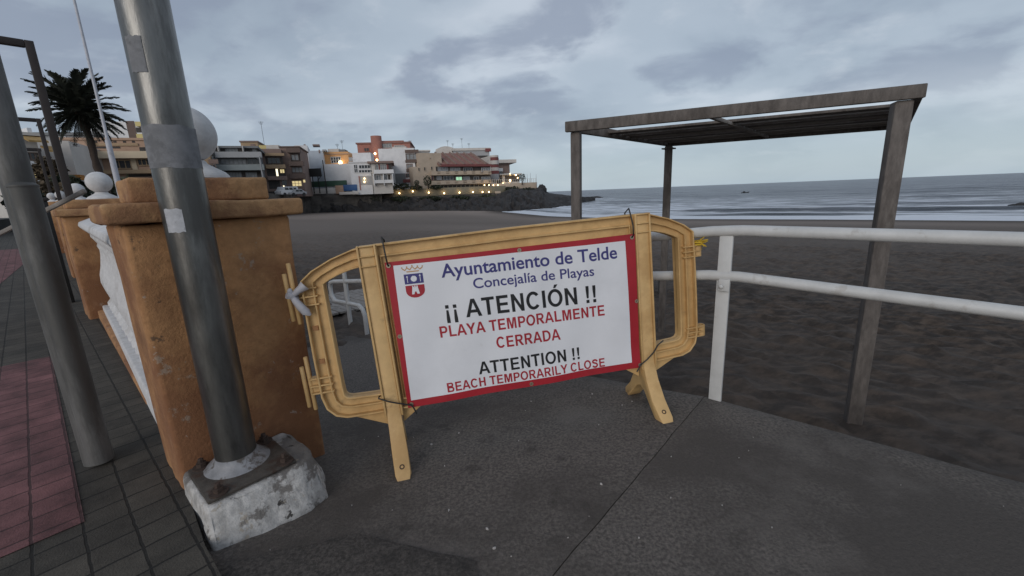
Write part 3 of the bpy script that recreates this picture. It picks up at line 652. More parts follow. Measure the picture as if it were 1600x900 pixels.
# side panel, right side (w measured from the barrier's middle); mirrored for the left
O_ = [(.70, 1.19), (.82, 1.178), (.93, 1.143), (1.03, 1.095), (1.088, 1.05), (1.096, .85), (1.10, .65), (1.10, .43), (1.085, .36), (1.045, .312), (.99, .293), (.85, .288), (.70, .288)]
I_ = [(.79, 1.085), (.84, 1.077), (.90, 1.06), (.95, 1.04), (.983, 1.022), (.984, .86), (.985, .65), (.985, .47), (.983, .425), (.972, .408), (.95, .402), (.87, .398), (.79, .395)]
def dense(lp, n):      # same number of points between every pair so that outer/inner correspond
    out = []
    for a, b in zip(lp, lp[1:] + lp[:1]):
        for k in range(n): out.append((a[0] + (b[0] - a[0]) * k / n, a[1] + (b[1] - a[1]) * k / n))
    return out
for sg in (-1, 1):
    O = [(sg * x, y) for x, y in O_]; I = [(sg * x, y) for x, y in I_]
    m2 = MB(); fr = (BQ, BU, BV, BN)
    m2.ring(O, I, *fr, -.010, .004)
    m2.ring(O, lerp_loop(O, I, .085), *fr, -.032, .034)
    m2.ring(lerp_loop(O, I, .46), lerp_loop(O, I, .54), *fr, -.024, .026)
    m2.ring(lerp_loop(O, I, .915), I, *fr, -.032, .034)
    # little cross webs in the channels
    m2.build('side_panel', M['barrier'], br, bevel=.0025, seg=1)
# middle panel: top and bottom rails between the legs
m2 = MB()
Om = [(-.72, 1.190), (0, 1.196), (.72, 1.190), (.72, .288), (0, .288), (-.72, .288)]; Im = [(-.66, 1.065), (0, 1.07), (.66, 1.065), (.66, .395), (0, .395), (-.66, .395)]
m2.ring(Om, Im, BQ, BU, BV, BN, -.010, .004)
m2.ring(Om, lerp_loop(Om, Im, .085), BQ, BU, BV, BN, -.032, .034)
m2.ring(lerp_loop(Om, Im, .46), lerp_loop(Om, Im, .54), BQ, BU, BV, BN, -.024, .026)
m2.ring(lerp_loop(Om, Im, .915), Im, BQ, BU, BV, BN, -.032, .034)
m2.build('middle_panel', M['barrier'], br, bevel=.0025, seg=1)
# legs: channel-faced uprights ending in an arched foot
LEGP = [(-.25, -.035), (-.262, -.005), (-.235, .028), (-.15, .10), (-.085, .20), (-.048, .30), (-.045, 1.188), (.045, 1.188), (.048, .30), (.085, .20), (.15, .10), (.235, .028), (.262, -.005), (.25, -.035), (.21, -.035), (.12, .05), (.05, .12), (0, .14), (-.05, .12), (-.12, .05), (-.21, -.035)]
for wc, rz in ((-.755, 6), (.757, -2)):
    m2 = MB(); o0 = BQ + BU * wc
    bn_ = (Matrix.Rotation(R(rz), 3, BV) @ BN); bu_ = (Matrix.Rotation(R(rz), 3, BV) @ BU)
    m2.prism(LEGP, o0, bn_, BV, bu_, -.036, .036)
    for sd_ in (-.047, .036): # raised edges along the front face
        m2.prism([(.0, .26), (.058, .26), (.056, 1.19), (.0, 1.19)], o0, bn_, BV, bu_, sd_, sd_ + .011)
    for hgt in (1.085, 1.135, 1.185): m2.obox(o0 + BV * hgt + bn_ * .046, bu_ * .036, BV * .004, bn_ * .012)
    lg = m2.build('leg', M['barrier'], br, bevel=.005, seg=2)
    ivm = rootmat(br).inverted(); o_l = ivm @ o0
    for v in lg.data.vertices:
        d_ = v.co - o_l; a_n = abs(d_.dot(bn_)); a_u = d_.dot(bu_)
        if d_.dot(BV) < .30: v.co += bu_ * a_u * (.16 * min(1, max(0, (.30 - d_.dot(BV)) / .25)))
        if a_n > .225: v.co -= bu_ * a_u * .42 * min(1, (a_n - .225) / .037)
    m2 = MB(); c = o0 + bn_ * .205 + BV * .051; nn_ = (bn_ * .62 + BV * .78).normalized()
    m2.lathe(c, [(.013, -.004), (.013, .004), (.009, .0042), (.007, .001)], 14, bu_, nn_.cross(bu_).normalized(), nn_); m2.build('rivet', M['rust'], lg, smooth=40)
# gussets under the side panels
for sg in (-1, 1):
    MB().prism([(sg * .79, .292), (sg * .98, .292), (sg * .79, .20)], BQ, BU, BV, BN, -.006, .004).build('gusset', M['barrier'], br, bevel=.002, seg=1)
    MB().prism([(sg * .71, .292), (sg * .58, .292), (sg * .71, .20)], BQ, BU, BV, BN, -.006, .004).build('gusset', M['barrier'], br, bevel=.002, seg=1)
# coupling lugs
def lug(wc, v0, v1, wo, pinlen=None, wing=None):
    m2 = MB()
    for v in (v0, (v0 + v1) / 2, v1): m2.obox(BQ + BU * ((wc + wo) / 2) + BV * v + BN * .004, BU * abs(wo - wc) / 2, BV * .004, BN * .026)
    m2.obox(BQ + BU * ((wc + wo) / 2) + BV * ((v0 + v1) / 2), BU * abs(wo - wc) / 2, BV * ((v1 - v0) / 2), BN * .005)
    if pinlen:
        for dx, a_, b_ in ((0, pinlen[0], pinlen[1]), (.028 * (1 if wo > wc else -1), pinlen[0] + .02, pinlen[1] - .05)):
            m2.tube([BQ + BU * (wo + dx) + BV * a_, BQ + BU * (wo + dx) + BV * b_], .011, 10)
    else:
        m2.lathe(BQ + BU * wo + BV * (v0 - .006), [(.024, 0), (.024, v1 - v0 + .012), (.016, v1 - v0 + .0121), (.016, .001)], 16, BU, BN, BV)
    return m2.build('coupling', M['barrier'], br, bevel=.002, seg=1)
lug(-1.02, .925, 1.01, -1.135, (.83, 1.145)); lug(-1.03, .455, .535, -1.145, (.36, .655))
lug(1.02, .90, .962, 1.128); lug(1.03, .40, .458, 1.142)
# slots in the end channel
for v in (.80, .62): MB().obox(BQ + BU * -1.066 + BV * v + BN * .008, BU * .014, BV * .012, BN * .005).build('slot', M['stucco'], br)

# ------------------------------------------------------------------ banner on the barrier
def warp(u, v):          # soft waviness of the vinyl, in metres out of plane
    return .0035 * math.sin(u * 9 + v * 4) + .003 * math.sin(u * 21 - v * 7) * (1 - min(1, abs(v - .68) / .6)) + .0025 * noise.noise(Vector((u * 3, v * 6, 1))) + .004 * math.exp(-((v - .32) / .07) ** 2) * math.sin(u * 11)
B0 = .052
C_OUT = [(-.672, .296), (.694, .282), (.705, 1.081), (-.672, 1.093)]
C_IN = [(-.655, .338), (.642, .322), (.640, 1.047), (-.632, 1.072)]
C_IN = [(-.650, .336), (.641, .322), (.643, 1.048), (-.632, 1.072)]
def bil(C, a, b):
    p = [(C[0][i] * (1 - a) + C[1][i] * a) * (1 - b) + (C[3][i] * (1 - a) + C[2][i] * a) * b for i in range(2)]; return p
def bpos(u, v, off=0.0): return BQ + BU * u + BV * v + BN * (B0 + warp(u, v) + off)
bz = empty('banner', bpos(0, .28), 'white notice banner with red border and beach closure text tied to the barrier', 'banner')
m2 = MB(); NX, NY = 90, 54
aa = [0, .008, .016] + [.016 + (.984 - .016) * k / NX for k in range(1, NX)] + [.984, .992, 1]
V = []; bu_pts = []
XS = [k / NX for k in range(NX + 1)]; YS = [k / NY for k in range(NY + 1)]
for y in YS:
    for x in XS:
        u, v = bil(C_OUT, x, y); V.append(bpos(u, v))
nb = len(V)
F = [(j * (NX + 1) + i, j * (NX + 1) + i + 1, (j + 1) * (NX + 1) + i + 1, (j + 1) * (NX + 1) + i) for j in range(NY) for i in range(NX)]
V2 = [p - BN * .0016 for p in V]
loop = [i for i in range(NX)] + [NX + j * (NX + 1) for j in range(NY)] + [NY * (NX + 1) + i for i in range(NX, 0, -1)] + [j * (NX + 1) for j in range(NY, 0, -1)]
F2 = [tuple(nb + i for i in reversed(f)) for f in F] + [(loop[k], nb + loop[k], nb + loop[(k + 1) % len(loop)], loop[(k + 1) % len(loop)]) for k in range(len(loop))]
m2.add(V + V2, F + F2); m2.build('border', M['banner_red'], bz, smooth=60)
m2 = MB(); V = []
for y in YS:
    for x in XS:
        u, v = bil(C_IN, x, y); V.append(bpos(u, v, .0012))
m2.add(V, F); m2.build('field', M['banner_white'], bz, smooth=60, fix=False)
def flat_poly_mesh(name, bm, m):       # bm in (u,v) plane -> cut fine, laid on the banner
    for k in range(-70, 71, 4):
        x = k / 100
        bmesh.ops.bisect_plane(bm, geom=bm.verts[:] + bm.edges[:] + bm.faces[:], plane_co=(x, 0, 0), plane_no=(1, 0, 0))
    for k in range(28, 110, 4):
        bmesh.ops.bisect_plane(bm, geom=bm.verts[:] + bm.edges[:] + bm.faces[:], plane_co=(0, k / 100, 0), plane_no=(0, 1, 0))
    mb_ = MB(); bm.verts.ensure_lookup_table(); bm.verts.index_update()
    mb_.add([bpos(v.co.x, v.co.y, .0024) for v in bm.verts], [[v.index for v in f.verts] for f in bm.faces])
    bm.free(); return mb_.build(name, m, bz, fix=False)
def lettering(body, bl, br_, cap, m, offset=0.0):
    """bl, br_: baseline ends (u,v); cap: height of capitals"""
    cu = bpy.data.curves.new('lettering', 'FONT'); cu.body = body; cu.size = 1; cu.offset = offset; cu.resolution_u = 6; cu.space_character = 1.0
    o = bpy.data.objects.new('lettering', cu); COL.objects.link(o)
    cu2 = bpy.data.curves.new('caps', 'FONT'); cu2.body = 'H'; cu2.size = 1; cu2.offset = offset; o2 = bpy.data.objects.new('caps', cu2); COL.objects.link(o2)
    dg = bpy.context.evaluated_depsgraph_get(); dg.update()
    me = bpy.data.meshes.new_from_object(o.evaluated_get(dg)); mh = bpy.data.meshes.new_from_object(o2.evaluated_get(dg))
    H = max(v.co.y for v in mh.vertices); xs = [v.co.x for v in me.vertices]; x0, x1 = min(xs), max(xs)
    bpy.data.objects.remove(o); bpy.data.objects.remove(o2)
    bm = bmesh.new(); bm.from_mesh(me)
    for v in bm.verts:
        f = (v.co.x - x0) / (x1 - x0); y = v.co.y / H * cap
        v.co = Vector((bl[0] + (br_[0] - bl[0]) * f + y * -.012, bl[1] + (br_[1] - bl[1]) * f + y, 0))
    bmesh.ops.remove_doubles(bm, verts=bm.verts[:], dist=1e-6)
    return flat_poly_mesh('lettering', bm, m)
def U(u): return u + .745
def _arc(cx, cy, rx, ry, a0, a1, n=14): return [(cx + rx * math.cos(R(a0 + (a1 - a0) * k / n)), cy + ry * math.sin(R(a0 + (a1 - a0) * k / n))) for k in range(n + 1)]
def _rc(x0, y0, x1, y1): return [(x0, y0), (x1, y0), (x1, y1), (x0, y1)]
def _C(rx=.47, ry=.52, cx=.52, cy=.5, st=.205, gap=38):
    return _arc(cx, cy, rx, ry, gap, 360 - gap, 40) + [(x, y) for x, y in reversed(_arc(cx, cy, rx - st, ry - st * .86, gap + 3, 357 - gap, 40))]
def _S():
    pts = [(.80, .72), (.73, .845), (.60, .905), (.43, .91), (.27, .87), (.19, .76), (.22, .655), (.33, .60), (.50, .55), (.66, .50), (.765, .41), (.785, .29), (.73, .17), (.60, .095), (.44, .085), (.28, .13), (.18, .25)]
    pts = smooth_open(pts); L_, R_ = [], []
    for i, p in enumerate(pts):
        a, b = pts[max(0, i - 1)], pts[min(len(pts) - 1, i + 1)]; dx, dy = b[0] - a[0], b[1] - a[1]; l = math.hypot(dx, dy); nx, ny = -dy / l, dx / l; h = .098 if abs(ny) > .6 else .105
        L_.append((p[0] + nx * h, p[1] + ny * h)); R_.append((p[0] - nx * h, p[1] - ny * h))
    return L_ + R_[::-1]
def smooth_open(p, it=2):
    for _ in range(it):
        q = [p[0]]
        for a, b in zip(p, p[1:]): q += [(a[0] * .75 + b[0] * .25, a[1] * .75 + b[1] * .25), (a[0] * .25 + b[0] * .75, a[1] * .25 + b[1] * .75)]
        p = q + [p[-1]]
    return p
def _bowl(x0, y0, y1, w_, st): # outer and inner contour of a D-like bowl
    r = (y1 - y0) / 2; ro = min(w_ * .62, r * 1.0)
    o = [(x0, y0), (w_ - ro, y0)] + _arc(w_ - ro, y0 + r, ro, r, -90, 90, 18)[1:] + [(x0, y1)]
    i = [(x0 + .21, y0 + st), (w_ - ro, y0 + st)] + _arc(w_ - ro, y0 + r, ro - .2, r - st, -90, 90, 18)[1:] + [(x0 + .21, y1 - st)]
    return o, i
GLY = {}
GLY['A'] = (1.0, [[(0, 0), (.22, 0), (.295, .225), (.705, .225), (.78, 0), (1.0, 0), (.615, 1), (.385, 1)], [(.355, .395), (.645, .395), (.5, .80)]])
o_, i_ = _bowl(.10, 0, 1, .97, .17); GLY['D'] = (1.03, [o_, i_])
GLY['E'] = (.93, [[(.10, 0), (.86, 0), (.86, .17), (.31, .17), (.31, .425), (.80, .425), (.80, .59), (.31, .59), (.31, .83), (.84, .83), (.84, 1), (.10, 1)]])
GLY['H'] = (1.0, [[(.10, 0), (.31, 0), (.31, .43), (.69, .43), (.69, 0), (.90, 0), (.90, 1), (.69, 1), (.69, .60), (.31, .60), (.31, 1), (.10, 1)]])
GLY['I'] = (.40, [_rc(.095, 0, .305, 1)])
GLY['L'] = (.85, [[(.10, 0), (.81, 0), (.81, .17), (.31, .17), (.31, 1), (.10, 1)]])
GLY['M'] = (1.17, [[(.10, 0), (.295, 0), (.295, .78), (.49, 0), (.68, 0), (.875, .78), (.875, 0), (1.07, 0), (1.07, 1), (.755, 1), (.585, .33), (.415, 1), (.10, 1)]])
GLY['N'] = (1.0, [[(.10, 0), (.30, 0), (.30, .66), (.70, 0), (.90, 0), (.90, 1), (.70, 1), (.70, .34), (.30, 1), (.10, 1)]])
GLY['O'] = (1.08, [_arc(.54, .5, .49, .52, 0, 360, 40)[:-1], _arc(.54, .5, .285, .345, 0, 360, 40)[:-1]])
GLY['Ó'] = (1.08, GLY['O'][1] + [[(.47, 1.07), (.61, 1.07), (.78, 1.27), (.555, 1.27)]])
GLY['C'] = (1.02, [_C()])
GLY['T'] = (.86, [[(.325, 0), (.535, 0), (.535, .83), (.83, .83), (.83, 1), (.03, 1), (.03, .83), (.325, .83)]])
GLY['Y'] = (.93, [[(.36, 0), (.57, 0), (.57, .41), (.94, 1), (.70, 1), (.465, .60), (.235, 1), (-.01, 1), (.36, .41)]])
o_, i_ = _bowl(.10, .36, 1, .88, .165); o_ = [(.10, 0), (.31, 0), (.31, .36)] + o_[1:]; GLY['P'] = (.93, [o_, i_])
o_, i_ = _bowl(.10, .405, 1, .90, .16); GLY['R'] = (1.0, [[(.10, 0), (.31, 0), (.31, .405), (.43, .405), (.72, 0), (.98, 0), (.67, .43)] + o_[3:], i_])
lo, li = _bowl(.10, 0, .56, .93, .16); uo, ui = _bowl(.10, .52, 1, .87, .155)
GLY['B'] = (1.0, [[(.10, 0)] + lo[1:-4] + [(.78, .53)] + uo[5:], li[:], ui[:]])
GLY['S'] = (.96, [_S()])
GLY['!'] = (.46, [[(.165, .28), (.295, .28), (.335, .75), (.335, 1), (.125, 1), (.125, .75)], _rc(.125, 0, .335, .19)])
GLY['¡'] = (.46, [[(.165, .50), (.295, .50), (.335, .03), (.335, -.22), (.125, -.22), (.125, .03)], _rc(.125, .59, .335, .78)])
def heavy_lettering(body, bl, br_, cap, m):
    cu = bpy.data.curves.new('lettering', 'CURVE'); cu.dimensions = '2D'; cu.fill_mode = 'BOTH'; x = 0
    for ch in body:
        if ch == ' ': x += .38; continue
        adv, cons = GLY[ch]
        for con in cons:
            sp = cu.splines.new('POLY'); sp.points.add(len(con) - 1); sp.use_cyclic_u = True
            for p, (a, b) in zip(sp.points, con): p.co = (a + x, b, 0, 1)
        x += adv + .012
    o = bpy.data.objects.new('lettering', cu); COL.objects.link(o); dg = bpy.context.evaluated_depsgraph_get(); dg.update()
    me = bpy.data.meshes.new_from_object(o.evaluated_get(dg)); bpy.data.objects.remove(o)
    xs = [v.co.x for v in me.vertices]; x0, x1 = min(xs), max(xs); bm = bmesh.new(); bm.from_mesh(me)
    for v in bm.verts:
        f = (v.co.x - x0) / (x1 - x0); y = v.co.y * cap; v.co = Vector((bl[0] + (br_[0] - bl[0]) * f + y * -.012, bl[1] + (br_[1] - bl[1]) * f + y, 0))
    bmesh.ops.remove_doubles(bm, verts=bm.verts[:], dist=1e-6)
    return flat_poly_mesh('lettering', bm, m)
lettering('Ayuntamiento de Telde', (U(-1.143), .980), (U(-.157), .957), .070, M['ink_navy'], .016)
lettering('Concejalía de Playas', (U(-.984), .899), (U(-.303), .877), .054, M['ink_navy'], .011)
heavy_lettering('¡¡ ATENCIÓN !!', (U(-1.146), .752), (U(-.300), .722), .099, M['ink_black'])
heavy_lettering('PLAYA TEMPORALMENTE', (U(-1.192), .656), (U(-.255), .637), .062, M['ink_red'])
heavy_lettering('CERRADA', (U(-.897), .548), (U(-.528), .536), .064, M['ink_red'])
heavy_lettering('ATTENTION !!', (U(-1.012), .413), (U(-.423), .399), .072, M['ink_black'])
heavy_lettering('BEACH TEMPORARILY CLOSE', (U(-1.195), .345), (U(-.272), .326), .053, M['ink_red'])
def polys(lst, m, name='emblem'):
    bm = bmesh.new()
    for poly in lst:
        vs_ = [bm.verts.new((x, y, 0)) for x, y in poly]; bm.faces.new(vs_)
    return flat_poly_mesh(name, bm, m)
ex, ew = U(-1.285), .048
blue = [(ex - ew, .968), (ex + ew, .966), (ex + ew, 1.018), (ex - ew, 1.020)]
redp = [(ex - ew, .960), (ex - ew, .930)] + [(ex - ew * math.cos(a), .930 - .037 * math.sin(a)) for a in [R(x) for x in range(15, 180, 15)]] + [(ex + ew, .930), (ex + ew, .958)]
em = polys([blue], M['ink_navy'], 'crest'); polys([redp], M['ink_red'], 'crest')
def over(lst, m):
    global bpos
    old = bpos
    def b2(u, v, off=0.0): return old(u, v, off + .0012)
    bpos = b2; polys(lst, m, 'crest'); bpos = old
over([[(ex + .017 * (1 if k % 2 else .82) * math.cos(k * math.pi / 12), .993 + .017 * (1 if k % 2 else .82) * math.sin(k * math.pi / 12)) for k in range(24)],
      [(ex - .034, .975), (ex - .031, .975), (ex - .031, 1.008), (ex - .034, 1.008)], [(ex + .031, .975), (ex + .034, .975), (ex + .034, 1.010), (ex + .031, 1.010)],
      [(ex - .038, 1.004), (ex - .027, 1.004), (ex - .0325, 1.012)], [(ex + .027, 1.004), (ex + .038, 1.004), (ex + .0325, 1.014)]], M['banner_white'])
over([[(ex - .020, .912), (ex - .008, .912), (ex - .004, .922), (ex - .004, .950), (ex - .014, .950)], [(ex + .008, .912), (ex + .020, .912), (ex + .014, .950), (ex + .004, .950), (ex + .004, .922)],
      [(ex - .004, .925), (ex + .004, .925), (ex + .004, .945), (ex - .004, .945)], [(ex - .014, .950), (ex - .008, .950), (ex - .008, .956), (ex - .014, .956)], [(ex - .003, .945), (ex + .003, .945), (ex + .003, .957), (ex - .003, .957)], [(ex + .008, .950), (ex + .014, .950), (ex + .014, .956), (ex + .008, .956)]], M['banner_white'])
crown = []
cp = [(-.052, 1.050), (-.038, 1.040), (-.027, 1.052), (-.013, 1.041), (0, 1.056), (.013, 1.041), (.027, 1.051), (.038, 1.039), (.052, 1.048)]
for (x0, y0), (x1, y1) in zip(cp, cp[1:]): crown.append([(ex + x0, y0 - .003), (ex + x1, y1 - .003), (ex + x1, y1 + .004), (ex + x0, y0 + .004)])
crown += [[(ex - .03, 1.029), (ex + .03, 1.028), (ex + .033, 1.034), (ex - .033, 1.035)]]
for x, y in cp[::2]: crown.append([(ex + x + .004 * math.cos(k), y + .005 + .004 * math.sin(k)) for k in [i * 1.0472 for i in range(6)]])
polys(crown, M['ink_gold'], 'crest')
# eyelets
EY = [(-.655, 1.075), (.685, 1.062), (.69, .30), (-.652, .315), (.03, 1.07), (.02, .305), (-.655, .70), (.693, .69)]
for u, v in EY:
    m2 = MB(); m2.lathe(bpos(u, v, .001), [(.0055, 0), (.006, .003), (.011, .003), (.0115, 0)], 14, BU, BV, BN); m2.build('eyelet', M['brass'], bz, smooth=40)
# cable ties
def tie(pts, label):
    m2 = MB(); m2.tube(pts, .0042, 7); o = m2.build('cable_tie', M['cable'], smooth=60); tag(o, label, 'cable tie', 'cable ties holding the banner')
def bp2(u, v, n): return BQ + BU * u + BV * v + BN * n
tie([bp2(-.655, 1.075, .05), bp2(-.657, 1.082, .064), bp2(-.66, 1.13, .062), bp2(-.664, 1.20, .052), bp2(-.666, 1.222, .046), bp2(-.664, 1.205, -.03), bp2(-.66, 1.09, -.04)], 'black cable tie over the top rail at the banner\'s upper left corner')
tie([bp2(.685, 1.062, .05), bp2(.687, 1.075, .066), bp2(.690, 1.13, .062), bp2(.683, 1.195, .05), bp2(.679, 1.225, .044), bp2(.69, 1.20, -.03), bp2(.69, 1.09, -.04)], 'black cable tie over the top rail at the banner\'s upper right corner')
tie([bp2(-.63, .262, .07), bp2(-.642, .300, .068), bp2(-.652, .315, .066), bp2(-.70, .335, .072), bp2(-.76, .360, .074), bp2(-.812, .385, .066), bp2(-.816, .375, .01), bp2(-.81, .36, -.02)], 'black cable tie round the left leg at the banner\'s lower left corner')
tie([bp2(.665, .262, .066), bp2(.69, .30, .066), bp2(.73, .332, .076), bp2(.775, .37, .076), bp2(.806, .408, .07), bp2(.84, .432, .075)], 'black cable tie round the right leg at the banner\'s lower right corner')

# rag and rope tied to the couplings
m2 = MB(); cR = bp2(-1.13, .985, .03)
m2.tube([cR + BU * -.015 + BV * .03, cR + BU * .0 + BN * .03, cR + BU * .015 - BV * .03 + BN * .02, cR - BN * .03], [.012, .017, .015, .012], 9)
m2.tube([cR + BN * .02, cR + BU * .03 + BV * .02 + BN * .03, cR + BU * .065 + BV * .045 + BN * .02], [.012, .015, .026], 9)
m2.tube([cR + BN * .02, cR + BU * .02 - BV * .035 + BN * .035, cR + BU * .05 - BV * .085 + BN * .03, cR + BU * .065 - BV * .105 + BN * .025], [.012, .019, .022, .006], 9)
m2.tube([cR + BN * .02, cR - BU * .02 + BV * .012 + BN * .03], [.016, .02], 9)
o = m2.build('rag', M['rag'], smooth=70); roughen(o, 1, .008, 40, 2); tag(o, 'dirty white plastic rag knotted round the barrier\'s left coupling', 'rag')
m2 = MB(); cR = bp2(1.125, .975, .01)
for k in range(26):
    a = random.uniform(0, 6.28); l = random.uniform(.03, .07)
    d = (BU * (.6 + .5 * math.cos(a)) + BV * (.35 * math.sin(a)) + BN * random.uniform(-.5, .7)).normalized()
    m2.tube([cR + d * .004, cR + d * l * .6 + BV * random.uniform(-.006, .01), cR + d * l + BV * random.uniform(-.015, .012)], .0028, 5)
m2.tube([cR + (BU * math.cos(k * .6) + BN * math.sin(k * .6)) * .026 + BV * (-.012 + .0012 * k) for k in range(22)], .0045, 6)
o = m2.build('rope', M['rope'], smooth=70); tag(o, 'frayed yellow rope tied round the barrier\'s upper right coupling', 'rope')

# ------------------------------------------------------------------ the town across the bay
def hit_sand(px, py):
    z = -1.5
    for _ in range(30):
        P = gz(px, py, z); s, t = ST(P); z = z * .5 + .5 * max(SEA_Z, sand_z(s, t))
    return gz(px, py, z)
def interp(tab, x):
    if x <= tab[0][0]: return tab[0][1]
    for (a, ya), (b, yb) in zip(tab, tab[1:]):
        if x <= b: return ya + (yb - ya) * (x - a) / (b - a)
    return tab[-1][1]
M['rock'] = mat('dark_lava_rock', (.034, .031, .031), .95, .4, .35, [((.016, .015, .016), .7, .5, .52), ((.07, .062, .055), .5, .9, .6)], bump=1., bscale=3)
M['soil'] = mat('town_soil', (.09, .075, .065), .95, .2, .2)
M['asphalt'] = mat('street_asphalt', (.05, .05, .05), .95, .2, .3)
M['glass'] = mat('dark_window_glass', (.022, .025, .03), .18, .2, .5, spec=.6)
M['glass2'] = mat('pale_curtained_glass', (.20, .21, .22), .35, .35, 1.5)
M['recess_shade'] = mat('painted_room_shade', (.06, .053, .05), .9, .4, .6)  # flat dark colour stands in for shade in openings not cut into walls
M['lit_warm'] = mat('lit_window', (.5, .4, .2), emit=(1, .82, .42), estr=.62)
M['lit_green'] = mat('lit_green_window', (.3, .5, .35), emit=(.52, 1, .62), estr=.55)
M['lit_white'] = mat('lit_porch', (.5, .5, .4), emit=(1, .92, .66), estr=1.6)
M['bulb'] = mat('lamp_globe', (.8, .7, .5), emit=(1, .72, .36), estr=6)
M['dark'] = mat('dark_metal', (.02, .02, .02), .7, .2)
def paint(name, c, var=.10):
    c = tuple(min(.75, x * 1.22) for x in c)
    return mat(name, c, .9, var, .5, [(tuple(x * .62 for x in c), .5, .35, .54)], edge=.25)
P_ = dict(white=paint('white_render', (.55, .54, .54)), offw=paint('offwhite_render', (.44, .41, .38)), beige=paint('beige_render', (.36, .29, .225)), salmon=paint('salmon_render', (.34, .225, .16)),
          cream=paint('cream_render', (.47, .38, .27)), dgrey=paint('dark_grey_render', (.15, .152, .155)), mgrey=paint('mid_grey_render', (.28, .28, .285)), teal=paint('grey_green_render', (.20, .22, .22)),
          brown=paint('brown_render', (.19, .135, .115)), dbrown=paint('dark_brown_render', (.11, .078, .066)), red=paint('brick_red_render', (.28, .125, .098)), orange=paint('orange_render', (.55, .30, .13)),
          bluegrey=paint('blue_grey_render', (.36, .39, .43)), tile=mat('terracotta_tiles', (.24, .125, .105), .9, .25, 1.2), wine=paint('wine_red_render', (.15, .05, .048)), tan=paint('tan_render', (.30, .21, .13)),
          green=mat('green_tarpaulin', (.03, .075, .048), .7, .2, .6), blue=mat('blue_tarpaulin', (.03, .095, .24), .6, .2, .6), thatch=mat('straw_awning', (.36, .23, .09), .95, .3, 3), ochre=mat('ochre_awning', (.38, .16, .035), .9, .15, 2), yell=paint('yellow_render', (.46, .38, .17)), wallg=paint('garden_wall_render', (.17, .15, .11)), stone=mat('sea_wall_stone', (.085, .075, .066), .95, .4, .9, [((.03, .027, .025), .7, .55, .52), ((.15, .135, .12), .5, 1.4, .6)], bump=.8, bscale=5))

# ground under the town
def land(name, pts, zt, m, back=480):
    front = [at(px, py, Y) for px, py, Y in pts]; front = [Vector((p.x, p.y, 0)) for p in front]
    rear = [Vector((p.x * 1.0 + (p.x / p.y) * back, p.y + back, 0)) for p in reversed(front)]
    poly = [(p.x, p.y) for p in front + rear]
    mb = MB(); mb.prism(poly, Vector((0, 0, 0)), Vector((1, 0, 0)), Vector((0, 1, 0)), ZUP, -4, zt); return tag(mb.build(name, m), kind='structure')
land('town_ground', [(405, 300, 74), (478, 300, 99), (600, 300, 104), (700, 300, 111), (770, 300, 116), (838, 300, 121)], 3.0, M['soil'])
land('street_ground', [(-260, 300, 16), (-60, 300, 24), (20, 300, 34), (130, 300, 40), (250, 300, 55), (404, 300, 72)], .9, M['asphalt'])

TOP = [(470, 312), (520, 310), (560, 308), (590, 306), (600, 309), (700, 308), (765, 307), (785, 301), (792, 297), (800, 294), (838, 293.5), (842, 291), (846, 290.5), (850, 296), (858, 301.5), (880, 304), (897, 306), (910, 307.3), (930, 308.6)]
TOPY = [(470, 100), (600, 103), (700, 109), (770, 114), (838, 119), (897, 128), (930, 150)]
BOT = [(470, 330), (600, 330), (700, 329.5), (760, 330), (790, 331), (830, 328), (860, 326), (880, 322.5), (897, 320.5), (912, 314), (930, 309.6)]
def rocks():
    V = []; nx, ny = 200, 20
    for i in range(nx + 1):
        px = 470 + 460 * i / nx
        a = at(px, interp(TOP, px), interp(TOPY, px)); yb = interp(BOT, px)
        b = hit_sand(px, yb) if px < 790 else gz(px, yb, SEA_Z)
        if b.y > a.y - 4: b = Vector((b.x * (a.y - 4) / b.y, a.y - 4, b.z))
        for j in range(ny + 1):
            f = j / ny
            if j == 0: p = a + Vector((a.x / a.y * 4, 4, -2.0))
            else:
                f = (j - 1) / (ny - 1); p = a.lerp(b, f); p.z += (a.z - b.z) * .22 * math.sin(math.pi * f) * (1 if px < 800 else .5)
                q = p * .34
                k = 1.25 if 60 < i else .9
                n1 = abs(noise.noise(q)) * 2 - .55; n2 = abs(noise.noise(q * 2.7 + Vector((4, 4, 4)))) * 1.1 - .3; n3 = noise.noise(q * 6) * .35
                amp = (n1 + n2 + n3) * k * min(1, .25 + f * 1.6) * (.55 if px > 850 else 1)
                p = p + Vector((0, -.7, .55)) * amp
                if f == 1: p.z = b.z - 1.2
            V.append(p)
    F = [(i * (ny + 1) + j, (i + 1) * (ny + 1) + j, (i + 1) * (ny + 1) + j + 1, i * (ny + 1) + j + 1) for i in range(nx) for j in range(ny)]
    mb = MB(); mb.add(V, F); o = mb.build('headland_rocks', M['rock'], smooth=25); tag(o, kind='structure')
rocks()
def boulder(P, rx, ry, rz, label, seed):
    mb = MB(); bm = bmesh.new(); bmesh.ops.create_icosphere(bm, subdivisions=4, radius=1)
    vs_ = []
    for v in bm.verts:
        d = v.co.copy(); k = 1 + .35 * noise.noise(d * 1.3 + Vector((seed, 0, 0))) + .2 * noise.noise(d * 3.1 + Vector((0, seed, 0))) + .08 * noise.noise(d * 7)
        vs_.append(P + Vector((d.x * rx, d.y * ry, d.z * rz)) * k)
    bm.verts.index_update(); mb.add(vs_, [[v.index for v in f.verts] for f in bm.faces]); bm.free()
    return tag(mb.build('rock', M['rock'], smooth=30), label, 'rock')
boulder(gz(1598, 323, -2.5), .9, 1.0, .45, 'low dark rock breaking the surf at the right edge of the sea', 3)
boulder(at(846, 297, 118), 1.2, 1.6, 1.35, 'rounded dark rock knob at the end of the headland', 8)
boulder(gz(925, 309.5, -2.5), 5, 3, .7, 'long low skerry off the tip of the headland', 5)

